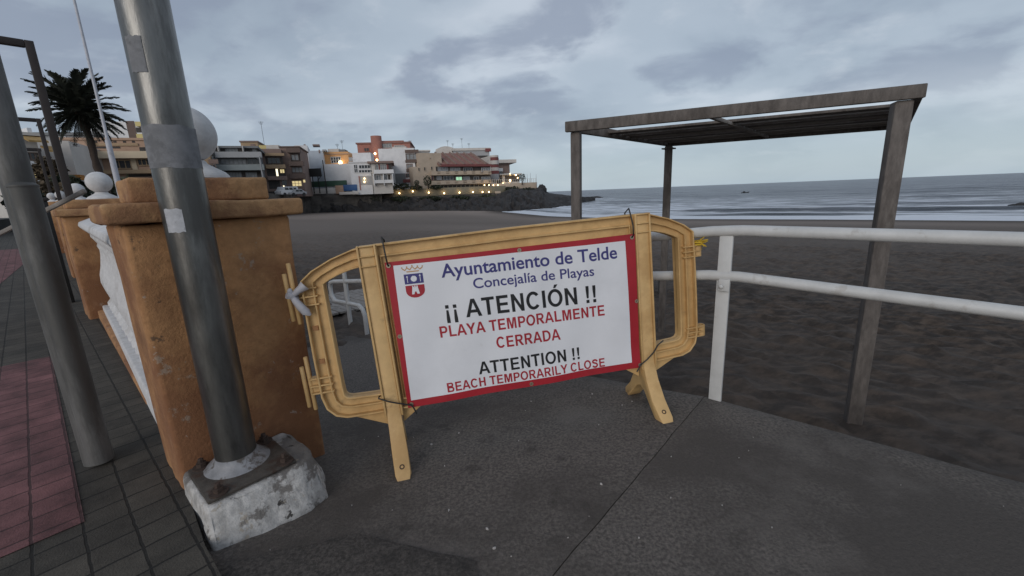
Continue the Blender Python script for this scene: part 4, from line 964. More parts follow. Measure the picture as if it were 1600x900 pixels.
class Building:
    def __init__(self, name, label, x0, x1, yt, yb, Y0, Y1, depth, m, zb=0.9, cat='building', group=None, body='wall'):
        A, B = at(x0, yb, Y0), at(x1, yb, Y1)
        yt0, yt1 = yt if isinstance(yt, tuple) else (yt, yt)
        self.zt = (at(x0, yt0, Y0).z + at(x1, yt1, Y1).z) / 2; self.zb = zb - .3
        self.o = Vector((A.x, A.y, 0)); B = Vector((B.x, B.y, 0)); self.e = (B - self.o).normalized(); self.L = (B - self.o).length
        n = Vector((self.e.y, -self.e.x, 0)); self.n = n if n.dot(self.o) < 0 else -n; self.depth = depth
        self.root = empty(name, self.o + self.e * self.L / 2 + ZUP * zb, label, cat, group)
        self.box(0, self.L, self.zb, self.zt, -depth, 0, body, m)
    def box(self, u0, u1, z0, z1, n0, n1, nm, m, parent=None, bevel=0):
        return MB().obox(self.o + self.e * (u0 + u1) / 2 + self.n * (n0 + n1) / 2 + ZUP * (z0 + z1) / 2, self.e * (u1 - u0) / 2, self.n * (n1 - n0) / 2, ZUP * (z1 - z0) / 2).build(nm, m, parent or self.root, bevel=bevel)
    def f(self, px, py, off=0.0):
        d = ray(px, py); t = (self.o + self.n * off - EYE).dot(self.n) / d.dot(self.n); P = EYE + d * t - self.o
        return P.dot(self.e), P.z
    def rect(self, x0, y0, x1, y1, off=0.0):
        ym, xm = (y0 + y1) / 2, (x0 + x1) / 2
        return self.f(x0, ym, off)[0], self.f(x1, ym, off)[0], self.f(xm, y1, off)[1], self.f(xm, y0, off)[1]
    def win(self, x0, y0, x1, y1, m='glass', fm='white', cols=2, rows=1, fw=.09, off=0.0):
        u0, u1, z0, z1 = self.rect(x0, y0, x1, y1); mb = MB(); c = lambda u, z, n: self.o + self.e * u + self.n * n + ZUP * z
        def b(a0, a1, b0, b1, n0, n1): mb.obox(c((a0 + a1) / 2, (b0 + b1) / 2, off + (n0 + n1) / 2), self.e * (a1 - a0) / 2, self.n * (n1 - n0) / 2, ZUP * (b1 - b0) / 2)
        b(u0, u0 + fw, z0, z1, .004, .13); b(u1 - fw, u1, z0, z1, .004, .13); b(u0 + fw, u1 - fw, z1 - fw, z1, .004, .13); b(u0 + fw, u1 - fw, z0, z0 + fw, .004, .16)
        for k in range(1, cols): u = u0 + (u1 - u0) * k / cols; b(u - .04, u + .04, z0 + fw, z1 - fw, .004, .10)
        for k in range(1, rows):
            z = z0 + (z1 - z0) * k / rows
            for q in range(cols): b(u0 + (u1 - u0) * q / cols + .04 + (fw - .04 if q == 0 else 0), u0 + (u1 - u0) * (q + 1) / cols - .04 - (fw - .04 if q == cols - 1 else 0), z - .035, z + .035, .004, .09)
        fr = mb.build('window', P_[fm] if fm in P_ else M[fm], self.root)
        self.box(u0 + fw * .9, u1 - fw * .9, z0 + fw * .9, z1 - fw * .9, off + .002, off + .03, 'pane', M[m], fr); return fr
    def dark(self, x0, y0, x1, y1, m='recess_shade', nm='opening_panel', n=.02):
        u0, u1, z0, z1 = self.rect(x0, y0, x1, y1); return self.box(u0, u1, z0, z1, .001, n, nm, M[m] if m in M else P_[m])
    def panel(self, x0, y0, x1, y1, m, nm='panel', n=.12):
        u0, u1, z0, z1 = self.rect(x0, y0, x1, y1); return self.box(u0, u1, z0, z1, .001, n, nm, P_[m] if m in P_ else M[m])
    def balcony(self, x0, y0, x1, y1, m, out=1.1, gap=0):
        u0, u1, z0, z1 = self.rect(x0, y0, x1, y1, out); mb = MB(); c = lambda u, z, n: self.o + self.e * u + self.n * n + ZUP * z
        def b(a0, a1, b0, b1, n0, n1): mb.obox(c((a0 + a1) / 2, (b0 + b1) / 2, (n0 + n1) / 2), self.e * (a1 - a0) / 2, self.n * (n1 - n0) / 2, ZUP * (b1 - b0) / 2)
        b(u0, u1, z0, z0 + .2, .002, out)
        if gap: # parapet of separate panels with gaps
            n = gap; wv = (u1 - u0) / n
            for k in range(n): b(u0 + wv * k + .05, u0 + wv * (k + .62), z0 + .2, z1, out - .14, out); b(u0 + wv * (k + .62), u0 + wv * (k + 1) + .05 if k < n - 1 else u1, z0 + .55, z0 + .62, out - .10, out - .05); b(u0 + wv * (k + .62), u0 + wv * (k + 1) + .05 if k < n - 1 else u1, z1 - .1, z1 - .02, out - .10, out - .05)
        else: b(u0, u1, z0 + .2, z1, out - .14, out)
        b(u0, u0 + .14, z0 + .2, z1, .002, out - .14); b(u1 - .14, u1, z0 + .2, z1, .002, out - .14)
        return mb.build('balcony', P_[m], self.root)
    def roofslab(self, y0, y1, m, over=.35, x0=None, x1=None, nm='roof'):
        u0 = self.f(x0, y1)[0] if x0 else -over; u1 = self.f(x1, y1)[0] if x1 else self.L + over
        return self.box(u0, u1, self.zt + .002, self.zt + max(.25, (y1 - y0) * self.o.y / FOC), -self.depth - over, over, nm, P_[m])
    def aerial(self, px, h=2.2):
        u = self.f(px, 240)[0]; p = self.o + self.e * u - self.n * min(3, self.depth * .5) + ZUP * self.zt; mb = MB()
        mb.tube([p, p + ZUP * h], .035, 5)
        for k in range(4): mb.tube([p + ZUP * (h - .1 - k * .16) - self.e * (.5 - k * .08), p + ZUP * (h - .1 - k * .16) + self.e * (.5 - k * .08)], .02, 4)
        mb.build('aerial', M['dark'], self.root)
    def tank(self, x0, y0, x1, m, nm='stair_head'):
        u0, _ = self.f(x0, y0); u1, z1 = self.f(x1, y0); 
        if z1 > self.zt + .2: return self.box(u0, u1, self.zt - .01, z1, -min(4, self.depth * .7), -.5, nm, P_[m])
    def bulb(self, px, py, r=.16, pw=0, m='bulb', out=.35):
        d = ray(px, py); t = (self.o + self.n * out - EYE).dot(self.n) / d.dot(self.n); p = EYE + d * t
        mb = MB(); mb.lathe(p - ZUP * r, [(r * math.sin(R(a)), r - r * math.cos(R(a))) for a in range(10, 180, 20)] + [(0.0, 2 * r)], 10); mb.tube([p, p - self.n * out * .95], .03, 5); mb.build('wall_lamp', M[m], self.root, smooth=60)
        if pw: point_light(p + self.n * .3, pw)
def point_light(p, pw, c=(1, .66, .3)):
    l = bpy.data.lights.new('lamp_light', 'POINT'); l.energy = pw; l.color = c; l.shadow_soft_size = .15; o = bpy.data.objects.new('lamp_light', l); COL.objects.link(o); o.location = p; return o

# --- near left cluster
b = Building('stepped_house', 'white stepped house with straw awnings and one lit yellow window at far left', 26, 84, (206, 213), 318, 37, 39, 9, P_['offw'])
b.roofslab(203, 206, 'offw'); b.tank(45, 199, 52, 'white', 'chimney')
b.dark(28, 231, 64, 236, 'recess_shade'); b.win(40, 238, 62, 251, 'glass', 'dbrown', 3); b.balcony(40, 252, 68, 264, 'white', .9); b.dark(46, 265, 70, 279)
b.win(51, 266, 60, 279, 'lit_warm', 'dbrown', 1); b.balcony(50, 280, 75, 292, 'white', .9); b.dark(52, 293, 82, 312, 'recess_shade')
for x0, y0, x1, y1 in ((32, 212, 63, 222), (64, 228, 82, 237)):
    u0, u1, z0, z1 = b.rect(x0, y0, x1, y1); c = lambda u, z, n: b.o + b.e * u + b.n * n + ZUP * z
    MB().add([c(u0, z1, 0), c(u1, z1, 0), c(u1, z0, 1.6), c(u0, z0, 1.6), c(u0, z1 - .15, 0), c(u1, z1 - .15, 0), c(u1, z0 - .15, 1.6), c(u0, z0 - .15, 1.6)], [(0, 1, 2, 3), (7, 6, 5, 4), (0, 4, 5, 1), (1, 5, 6, 2), (2, 6, 7, 3), (3, 7, 4, 0)]).build('awning', P_['thatch'], b.root)
b = Building('corner_house', 'plain white gable-walled house with ochre awning behind the palm trunk', 86, 132, (215, 222), 318, 43, 44, 10, P_['offw'])
u0, u1, z0, z1 = b.rect(100, 274, 133, 282); b.box(u0, u1, z0, z1, .002, 1.2, 'awning', P_['ochre']); b.dark(98, 283, 134, 312); b.win(113, 224, 124, 229, 'glass', 'mgrey', 2)
b = Building('long_house', 'low house with long dark grey roof behind the palm crown', 74, 172, (209, 212), 318, 60, 62, 10, P_['mgrey']); b.roofslab(206, 210, 'dgrey')
b.win(90, 213, 104, 218, 'glass', 'white', 3)
b = Building('salmon_building', 'salmon terraced building with cream balcony band left of the lamp post', 121, 262, (217, 219), 318, 50, 53, 12, P_['salmon'])
b.roofslab(215, 217, 'salmon', .15)
for x in (147, 177, 192, 206): b.dark(x, 220, x + 5, 223)
b.panel(138, 224, 216, 228, 'tan'); b.dark(139, 229, 188, 232, 'recess_shade'); b.dark(218, 230, 231, 236)
b.balcony(136, 236, 260, 247, 'cream', 1.0); b.dark(124, 249, 135, 258); b.win(177, 250, 206, 264, 'glass', 'tan', 3); b.win(215, 248, 236, 259, 'glass', 'tan', 3); b.panel(206, 247, 214, 266, 'cream'); b.balcony(148, 265, 262, 271, 'tan', .8); b.dark(200, 272, 258, 276); b.win(150, 276, 172, 290, 'glass', 'tan', 3); b.dark(205, 280, 250, 300)
b = Building('white_block', 'tall white block with brown strip and yellow balconies rising behind the salmon building', 158, 266, (186, 191), 318, 64, 66, 10, P_['white'])
b.panel(200, 189, 213, 222, 'dbrown', 'strip', .05); b.balcony(211, 190, 262, 197, 'yell', .8); b.dark(213, 199, 258, 207); b.balcony(213, 209, 262, 216, 'yell', .8); b.dark(214, 217, 258, 222)
# --- dark flats
b = Building('tan_house', 'small tan house squeezed against the dark grey flats', 316, 342, 233, 318, 70, 71, 8, P_['tan']); b.panel(326, 249, 341, 256, 'brown'); b.win(328, 257, 338, 266, 'glass', 'brown', 2)
b = Building('grey_flats', 'dark grey block of flats with long grey green balconies beside the white ball', 334, 413, (230, 232), 318, 73, 76, 12, P_['dgrey'])
b.roofslab(227, 230, 'dgrey', .5); b.dark(337, 231, 394, 237); b.win(352, 231, 372, 238, 'glass2', 'dgrey', 4); b.balcony(336, 237, 408, 246, 'mgrey', 1.3); b.win(345, 248, 385, 257, 'glass2', 'dgrey', 6); b.win(386, 248, 409, 257, 'glass', 'dgrey', 3)
b.balcony(338, 257, 412, 266, 'teal', 1.3); b.dark(342, 267, 412, 277); b.win(350, 269, 378, 279, 'glass2', 'dgrey', 6); b.win(384, 269, 402, 279, 'glass2', 'dgrey', 4); b.balcony(340, 279, 413, 288, 'teal', 1.3)
for x in (343, 381): b.panel(x - .6, 229, x + .6, 238, 'offw', 'column', 1.4)
for x in (338.5, 410): b.panel(x - .8, 245, x + .8, 290, 'mgrey', 'column', 1.4)
b = Building('roof_tower', 'brown and beige stair tower above the dark grey flats', 392, 418, (222, 221), 318, 90, 91, 7, P_['tan']); b.roofslab(219.5, 221.5, 'brown', .15); b.panel(405, 227, 416, 234, 'yell'); b.aerial(411, 4.5); b.panel(392, 225, 399, 236, 'brown')
b = Building('pale_penthouse', 'pale flat-topped penthouse behind the brown balconied flats', 421, 449, (226, 226), 318, 100, 101, 7, P_['offw'])
b = Building('brown_flats', 'brown flats with tan awning and a lit porch left of the dark corner block', 411, 450, (233, 231), 306, 84, 86, 11, P_['brown'], 2.6)
b.panel(414, 240, 444, 244, 'tan', 'awning', 1.0); b.dark(415, 245, 442, 257); b.win(418, 246, 438, 256, 'glass', 'dbrown', 3); b.balcony(415, 257, 446, 263, 'tan', 1.0); b.dark(417, 264, 446, 275); b.win(437, 264, 445, 271, 'lit_warm', 'dbrown', 2); b.panel(431.5, 264, 434.5, 276, 'lit_white', 'porch_light', .05)
b.balcony(418, 275, 449, 281, 'brown', 1.0); b.dark(420, 282, 438, 295); b.dark(441, 282, 448, 289, 'glass'); b.panel(442.5, 290, 444.5, 293, 'lit_white', 'porch_light', .05); b.panel(419, 295, 450, 299, 'brown'); b.dark(420, 299, 440, 306, 'recess_shade')
b = Building('corner_block', 'dark brown corner block with overhanging tiled roof and big lit ground floor window', 449, 478, (230, 230), 306, 87, 88, 11, P_['brown'], 2.6)
b.roofslab(228.5, 230, 'dbrown', .2); b.panel(449, 232, 470, 239, 'dbrown', 'eave', 1.0); b.dark(454, 240, 469, 252); b.win(455, 241, 467, 251, 'glass2', 'dbrown', 2); b.balcony(451, 252, 474, 259, 'dbrown', 1.0); b.win(456, 261, 473, 270, 'glass2', 'dbrown', 3); b.balcony(453, 271, 477, 279, 'dbrown', 1.0)
b.win(456, 282, 472, 291.5, 'lit_warm', 'cream', 3, 2, .12); b.dark(455, 296, 476, 305, 'wine'); b.panel(474, 281, 477, 285, 'lit_warm', 'sign_light', .1)
# --- white party walls, orange house
b = Building('narrow_white_house', 'narrow blank white house beside the dark corner block', 471, 491, (227, 226), 306, 101, 102, 12, P_['white'], 2.6); b.tank(488, 225, 499, 'brown'); b.tank(474, 225, 477, 'brown', 'chimney')
b = Building('blue_grey_house', 'pale blue grey house wall behind the black billboard', 489, 513, (234, 236), 306, 102, 103, 12, P_['bluegrey'], 2.6); b.panel(498, 234, 500, 239, 'brown'); b.tank(503, 233, 509, 'mgrey')
b = Building('orange_house', 'orange house with dark gridded window lit by a bright wall lamp', 508, 552, (236, 238), 306, 106, 107, 10, P_['orange'], 2.6)
b.win(517, 245, 533, 255, 'glass', 'white', 4, 2); b.tank(511, 232, 529, 'offw'); b.tank(528, 233, 538, 'dgrey', 'water_tank'); b.panel(545, 246, 551, 252, 'mgrey'); b.bulb(532, 254, .45, 40, out=.5); b.aerial(524); b.aerial(532, 3); b.panel(508, 240, 552, 241.4, 'salmon', 'cornice', .2)
b = Building('low_white_house', 'long low white wall of a house between billboard and glazed house', 510, 578, (256, 255), 306, 100, 101, 10, P_['white'], 2.6); b.tank(549, 238, 578, 'white', 'upper_wall')
# --- glazed house and balconied house
b = Building('glazed_house', 'white house with two rows of dark gridded windows and two small lights', 552, 584, (254, 254), 306, 98, 99, 10, P_['white'], 2.6)
b.roofslab(252.5, 254, 'white', .2); b.win(553, 257, 559, 270, 'glass', 'white', 2, 2); b.win(560.5, 257.5, 583, 263.5, 'glass', 'white', 5); b.win(560.5, 265, 583, 270, 'glass', 'white', 5); b.dark(563, 275, 584, 289, 'mgrey'); b.panel(561.5, 275, 563, 297, 'red', 'pier', .15); b.bulb(569.5, 279, .18); b.bulb(569.5, 284, .18)
b = Building('balcony_house', 'white house with two open balconied floors under a brown roof edge', 585, 615, (255, 255), 306, 98.5, 99.5, 10, P_['offw'], 2.6)
b.roofslab(252, 255, 'brown', .7); b.dark(586, 256, 612, 266); b.win(587, 256.5, 591.5, 267, 'glass2', 'offw', 1); b.win(594, 256.5, 604, 267, 'glass2', 'offw', 3); b.panel(591.8, 256, 593.6, 268, 'wine', 'shutter', .1); b.panel(604.4, 256, 607, 268, 'wine', 'shutter', .1); b.balcony(584, 265, 615, 271, 'white', 1.1); b.win(588, 273, 596, 285, 'glass2', 'white', 2); b.win(598, 273, 606, 285, 'glass2', 'white', 2); b.dark(606.6, 273, 610, 284); b.balcony(585, 281, 615, 286, 'white', 1.0)
for x in (585, 600, 614): b.panel(x - .6, 272, x + .6, 290, 'white', 'column', 1.1)
# --- red tower block behind
b = Building('red_tower_block', 'brick red apartment block with round stair tower highest on the skyline', 567, 648, (224, 224), 306, 122, 124, 14, P_['red'], 2.6)
u, z = b.f(587.5, 213); mb = MB(); mb.lathe(b.o + b.e * u + b.n * .3 + ZUP * 2.5, [(1.45, 0), (1.45, z - 2.5), (0, z - 2.5 + .01)], 28); mb.build('stair_tower', P_['red'], b.root, smooth=40)
b.roofslab(222, 224, 'tile', .3); b.tank(596, 219, 630, 'red', 'penthouse'); b.win(595, 224, 612, 231, 'glass2', 'offw', 4, off=.02); b.win(569, 231, 577, 237, 'glass', 'red', 2); b.balcony(596, 232, 610, 236, 'red', .9); b.dark(597, 237, 607, 241); b.win(616, 227, 632, 231, 'glass2', 'offw', 4); b.dark(572, 238, 580, 250)
b.bulb(586, 240, .3, 30, out=2.4); b.bulb(589, 250, .3, 60, out=2.4); b.tank(632, 223, 645, 'offw')
# --- large white block and brown balconies
b = Building('large_white_block', 'large blank white wall with a brown window column on its right', 598, 653, (231, 232), 306, 110, 111, 14, P_['white'], 2.6)
b.panel(633, 234, 654, 239, 'dbrown', 'parapet', .3); b.win(634, 240, 652, 250, 'glass2', 'dbrown', 3, 1, .16); b.panel(633.5, 250, 654, 254, 'dbrown', 'parapet', .3); b.win(635, 256, 645, 264, 'glass2', 'brown', 3, 1, .14); b.panel(635, 264, 645, 269, 'dbrown', 'parapet', .3); b.panel(618, 271, 634, 287, 'dgrey', 'garage', .1); b.win(634, 271, 646, 277, 'glass', 'wine', 2); b.panel(630, 280, 647, 285, 'wine', 'parapet', .3); b.tank(612, 228.5, 634, 'offw', 'parapet_wall'); b.aerial(640)
b = Building('grey_annex', 'grey flat-roofed annex between the white block and the hotel', 651, 676, (236, 237), 306, 113, 114, 12, P_['mgrey'], 2.6); b.roofslab(234, 236, 'offw', .3); b.dark(655, 243, 664, 250); b.win(665, 243, 673, 249, 'glass', 'brown', 2)
# --- hotel with terracotta roof
b = Building('terrace_hotel', 'beige hotel with sloping terracotta roof and two long balconies above the garden lamps', 648, 768, (259, 261), 306, 108, 118, 14, P_['beige'], 2.6)
c = lambda u, z, n: b.o + b.e * u + b.n * n + ZUP * z
ue, ze = b.f(686, 258, .9); ue2, _ = b.f(766, 262, .9); zr = b.f(700, 240)[1] + .6; ur0, ur1 = b.f(676, 242)[0], b.f(752, 246)[0]
mb = MB(); mb.add([c(ur0, zr, -5), c(ur1, zr, -5), c(ue2, ze, .9), c(ue, ze, .9), c(ur0, zr - .3, -5), c(ur1, zr - .3, -5), c(ue2, ze - .3, .9), c(ue, ze - .3, .9)], [(0, 1, 2, 3), (7, 6, 5, 4), (0, 4, 5, 1), (1, 5, 6, 2), (2, 6, 7, 3), (3, 7, 4, 0)]); rf = mb.build('roof', P_['tile'], b.root)
for k in range(7):
    f = (k + .15) / 6.6; a0 = c(ur0 + (ur1 - ur0) * f, zr + .12, -5); a1 = c(ue + (ue2 - ue) * f, ze + .12, .9); MB().bar(a0, a1, .32, .5).build('roof_rib', P_['brown'], rf)
b.box(b.f(655, 250)[0], b.f(690, 250)[0], b.zt - .02, b.f(672, 239)[1], -7, -.002, 'gable_wall', P_['beige']); b.box(ur0 + .5, ur1 - .2, b.zt - .03, zr - .45, -9, -4.4, 'attic_wall', P_['beige'])
b.panel(688, 257, 766, 260.5, 'wine', 'eave', 1.0); b.dark(681, 260, 766, 268); b.win(684, 261, 700, 267.5, 'glass2', 'mgrey', 4); b.win(703, 262, 719, 268, 'glass2', 'mgrey', 4); b.win(724, 262, 738, 268, 'glass', 'mgrey', 4); b.win(752, 262, 766, 269, 'glass2', 'white', 4)
b.balcony(674, 267, 768, 273, 'beige', 1.1, 7); b.dark(678, 274, 767, 282); b.win(682, 275, 690, 281, 'glass2', 'mgrey', 2); b.win(693, 275, 708, 281.5, 'glass', 'mgrey', 3); b.win(712, 276, 722, 282, 'lit_green', 'mgrey', 2); b.win(724, 276, 734, 282, 'glass2', 'mgrey', 2); b.win(740, 276, 748, 282, 'glass', 'mgrey', 2); b.win(752, 276, 766, 282, 'glass2', 'mgrey', 3)
b.balcony(674, 281.5, 768, 287.5, 'beige', 1.1, 7); b.dark(682, 289, 766, 296); b.win(653, 262, 656, 268, 'glass', 'beige', 1); b.win(662, 261, 665, 267, 'glass', 'beige', 1); b.win(673, 260, 676, 266, 'glass', 'beige', 1); b.win(674, 275, 677, 282, 'glass', 'wine', 1); b.win(671, 246, 673, 249, 'glass', 'beige', 1)
for k in range(12): x = 686 + k * 6.8; b.panel(x - .5, 288.5, x + .5, 296.5, 'wallg', 'pier', .3)
b = Building('curved_roof_house', 'pale house with low curved roof peeping over the hotel ridge', 686, 717, (233, 233), 306, 134, 135, 8, P_['offw'], 2.6)
zz = b.zt; mb = MB(); mb.prism([(b.L * k / 10 * 1., .9 * math.sin(math.pi * k / 10)) for k in range(11)], b.o + ZUP * (zz + .002), b.e, ZUP, -b.n, .1, 7.5); mb.build('roof', P_['offw'], b.root); b.aerial(701, 3); b.aerial(709, 2)
b = Building('grey_apartment', 'grey apartment block with pale roof edge and red corner panel right of the hotel', 713, 768, (235, 235), 306, 132, 134, 12, P_['mgrey'], 2.6)
b.roofslab(231.5, 235, 'offw', .3); b.panel(758, 232, 767, 237, 'wine', 'corner_panel', .4); b.dark(746, 243, 762, 247); b.win(752, 250, 766, 257, 'glass2', 'white', 3); b.aerial(724, 4); b.aerial(735, 2.5)
b = Building('banded_tower', 'narrow tower banded red and white at the right end of the town', 766, 778, (244, 244), 306, 128, 129, 9, P_['offw'], 2.6)
u, z = b.f(772, 243); 
for k, (y0, y1, m_) in enumerate(((243, 246, 'offw'), (246, 251, 'wine'), (251, 257, 'offw'), (257.5, 262, 'wine'), (262, 267, 'offw'), (267, 272, 'wine'), (272, 282, 'mgrey'))):
    _, z1 = b.f(772, y0); _, z0 = b.f(772, y1); MB().lathe(b.o + b.e * u + ZUP * z0, [(1.25, 0), (1.25, z1 - z0 - .003), (0, z1 - z0 - .002)], 24).build('balcony_band', P_[m_], b.root, smooth=40)
b = Building('flat_roof_villa', 'brown villa with wide overhanging pale flat roof at the end of the headland', 776, 798, (255, 255), 306, 138, 139, 9, P_['brown'], 2.6)
u0, u1 = b.f(775, 252)[0], b.f(805, 252)[0]; b.box(u0, u1, b.zt + .002, b.zt + 1.0, -9.5, 1.6, 'roof', P_['offw']); b.tank(777, 247, 780, 'mgrey', 'chimney'); b.panel(776, 263, 785, 268, 'white', 'parapet', .8); b.win(777, 269, 785, 278, 'glass2', 'teal', 2); b.panel(786, 271, 797, 272.5, 'offw', 'canopy', 1.2); b.win(787, 274, 796, 281, 'glass2', 'white', 3)
b = Building('terrace_restaurant', 'low seafront restaurant with lit lamps on its terrace at the headland tip', 786, 812, (273, 273), 306, 130, 131, 7, P_['offw'], 2.6, body='wall')
b.roofslab(271.5, 273, 'offw', .8); b.dark(789, 274, 811, 284); b.bulb(797, 272, .28); b.bulb(806, 273, .28); b.bulb(797, 282, .34, 30); b.bulb(786, 287, .3, 40); b.bulb(809, 278, .2)

# terrace of the headland: wall, railing, flagpoles
tA, tB = at(768, 293, 117), at(839, 295, 120)
def wall_thing(name, label, A, B, z0, z1, th, m, cat='wall', part=None):
    A, B = Vector((A.x, A.y, 0)), Vector((B.x, B.y, 0)); d = (B - A).normalized(); n = Vector((d.y, -d.x, 0))
    return tag(MB().obox((A + B) / 2 + ZUP * (z0 + z1) / 2, d * (B - A).length / 2, n * th / 2, ZUP * (z1 - z0) / 2).build(name, m, bevel=.05), label, cat)
wall_thing('terrace_wall', 'pale terrace wall on the dark rocks at the headland tip', tA, tB, 1.5, at(800, 286, 118).z, .5, P_['beige'])
root = empty('terrace_railing', (tA + tB) / 2, 'thin post railing along the headland terrace', 'railing'); zt0 = at(800, 286, 118).z
for k in range(22):
    p = tA.lerp(tB, (k + .5) / 22); MB().tube([Vector((p.x, p.y, zt0 + .01)), Vector((p.x, p.y, zt0 + 1.0))], .05, 5).build('post', P_['offw'], root)
MB().bar(Vector((tA.x, tA.y, zt0 + 1.02)), Vector((tB.x, tB.y, zt0 + 1.02)), .06, .05).build('top_rail', P_['offw'], root)
for k, px in enumerate((819, 824, 829, 838)):
    p = at(px, 286, 119.5); o = MB().tube([Vector((p.x, p.y, 2.6)), Vector((p.x, p.y, at(px, 270 + (k % 2) * 2, 119.5).z))], [.07, .04], 6).build('flagpole', P_['mgrey'])
    tag(o, ('first', 'second', 'third', 'last')[k] + ' bare flagpole from the left on the headland terrace', 'flagpole', 'flagpoles on the headland terrace')

# sea wall, garden wall and its row of lamps
sw = wall_thing('sea_wall', 'dark rough stone sea wall below the white fence and tarpaulins', at(404, 310, 73), at(481, 310, 97.5), -2.2, 2.75, 1.2, P_['stone'])
sw = wall_thing('sea_wall', 'dark lumpy stone sea wall between beach and billboard', at(481, 310, 97.6), at(597, 310, 101.5), -2.2, at(540, 303, 99.5).z, 1.2, P_['stone']); roughen(sw, 5, .35, .5, 3)
gA, gB = at(598, 300, 104.3), at(790, 300, 115.5)
wall_thing('garden_wall', 'olive garden terrace wall behind the row of lit lamps', gA, gB, 1.4, at(690, 293.5, 110).z, .5, P_['wallg'])
wall_thing('lamp_ledge', 'low dark ledge carrying the row of garden lamps', at(598, 306, 102.6), at(790, 305, 113.8), .2, at(690, 305.5, 108.6).z, .8, P_['stone'])
LP = [(603, 299), (624, 302), (645, 299), (670, 301), (694, 302), (718, 301), (739, 300), (754, 300), (764, 300)]
nm_ = ('first', 'second', 'third', 'fourth', 'fifth', 'sixth', 'seventh', 'eighth', 'ninth')
def lamp(p, zb, label, pw, r=.18):
    root = empty('garden_lamp', Vector((p.x, p.y, zb)), label, 'lamp', 'lit lamps along the garden wall')
    MB().tube([Vector((p.x, p.y, zb)), Vector((p.x, p.y, p.z - r))], .06, 6).build('post', M['dark'], root)
    mb = MB(); mb.lathe(p - ZUP * r, [(r * math.sin(R(a)), r - r * math.cos(R(a))) for a in range(10, 180, 17)] + [(0, 2 * r)], 12); mb.build('globe', M['bulb'], root, smooth=60)
    l = point_light(p + Vector((0, -.1, .1 + r)), pw); l.parent = root; l.location = l.location - root.location
for k, (px, py) in enumerate(LP):
    p = at(px, py, 103.4 + (px - 598) / 192 * 10.9); lamp(p, p.z - .9, nm_[k] + ' lit globe lamp from the left in the garden wall row', 15)
for k, px in enumerate((757, 764, 771, 778)):
    p = at(px, 289.3, 114.6 + k * .4); lamp(p, p.z - 1.2, ('first', 'second', 'third', 'last')[k] + ' globe lamp from the left in the short upper row right of the hotel', 10, .16)
P = at(780, 300, 113); kiosk = tag(MB().obox(Vector((at(778, 303, 113).x, 113.4, at(778, 302, 113).z)), Vector((.75, 0, 0)), Vector((0, .5, 0)), ZUP * .55).build('notice_board', P_['beige'], bevel=.03), 'small beige board at the end of the garden lamp row', 'board')

# billboard, poles, tarpaulins, fence
P = at(496, 300, 97); bb = empty('billboard', Vector((P.x, P.y, 3)), 'black billboard seen from behind on two legs', 'billboard')
z0, z1 = at(496, 276, 97).z, at(496, 263, 97).z; hw = (at(506, 270, 97).x - at(485.5, 270, 97).x) / 2
MB().obox(Vector((P.x, 97, (z0 + z1) / 2)), Vector((hw, 0, 0)), Vector((0, .15, 0)), ZUP * (z1 - z0) / 2).build('board', M['dark'], bb, bevel=.05)
for k in (-.55, .3): MB().bar(Vector((P.x + hw * k, 97.2, 2.9)), Vector((P.x + hw * (k + .02), 97.2, z0 + .02)), .16, .16).build('leg', M['dark'], bb)
MB().bar(Vector((P.x + hw * .2, 97.2, z0 - .9)), Vector((P.x + hw * .75, 97.2, z0 + .01)), .12, .12).build('brace', M['dark'], bb)
P = at(509.5, 292, 97.8); o = MB().tube([Vector((P.x, P.y, 2.8)), Vector((P.x, P.y, at(507, 250, 97.8).z))], [.14, .10], 8).build('utility_pole', M['dark']); tag(o, 'tall dark utility pole right of the billboard', 'pole')
def block(name, label, cat, x0, x1, y0, y1, Y, m, dep=1.0, part=None):
    a, c = at(x0, y1, Y), at(x1, y0, Y); return tag(MB().obox(Vector(((a.x + c.x) / 2, Y + dep / 2, (a.z + c.z) / 2)), Vector(((c.x - a.x) / 2, 0, 0)), Vector((0, dep / 2, 0)), ZUP * (c.z - a.z) / 2).build(name, m, bevel=.06), label, cat)
block('tarpaulin_fence', 'long dark green tarpaulin fence under the billboard', 'fence', 481, 541, 281.5, 293, 98.6, P_['green'], .3)
block('low_wall', 'white painted low wall under the green tarpaulin', 'wall', 481, 524, 293.3, 304, 98.4, P_['offw'], .4)
block('tarpaulin_stall', 'bright blue tarpaulin stall right of the green fence', 'stall', 537, 557, 288, 298.5, 98.0, P_['blue'], 1.6)
block('kiosk', 'small grey and orange kiosk beside the blue stall', 'kiosk', 525, 536.5, 289.5, 303, 98.2, P_['salmon'], 1.4)
block('barrier_fence', 'low white fence on the sea wall in front of the blue stall', 'fence', 530, 560, 299, 304.5, 97.6, P_['offw'], .2)
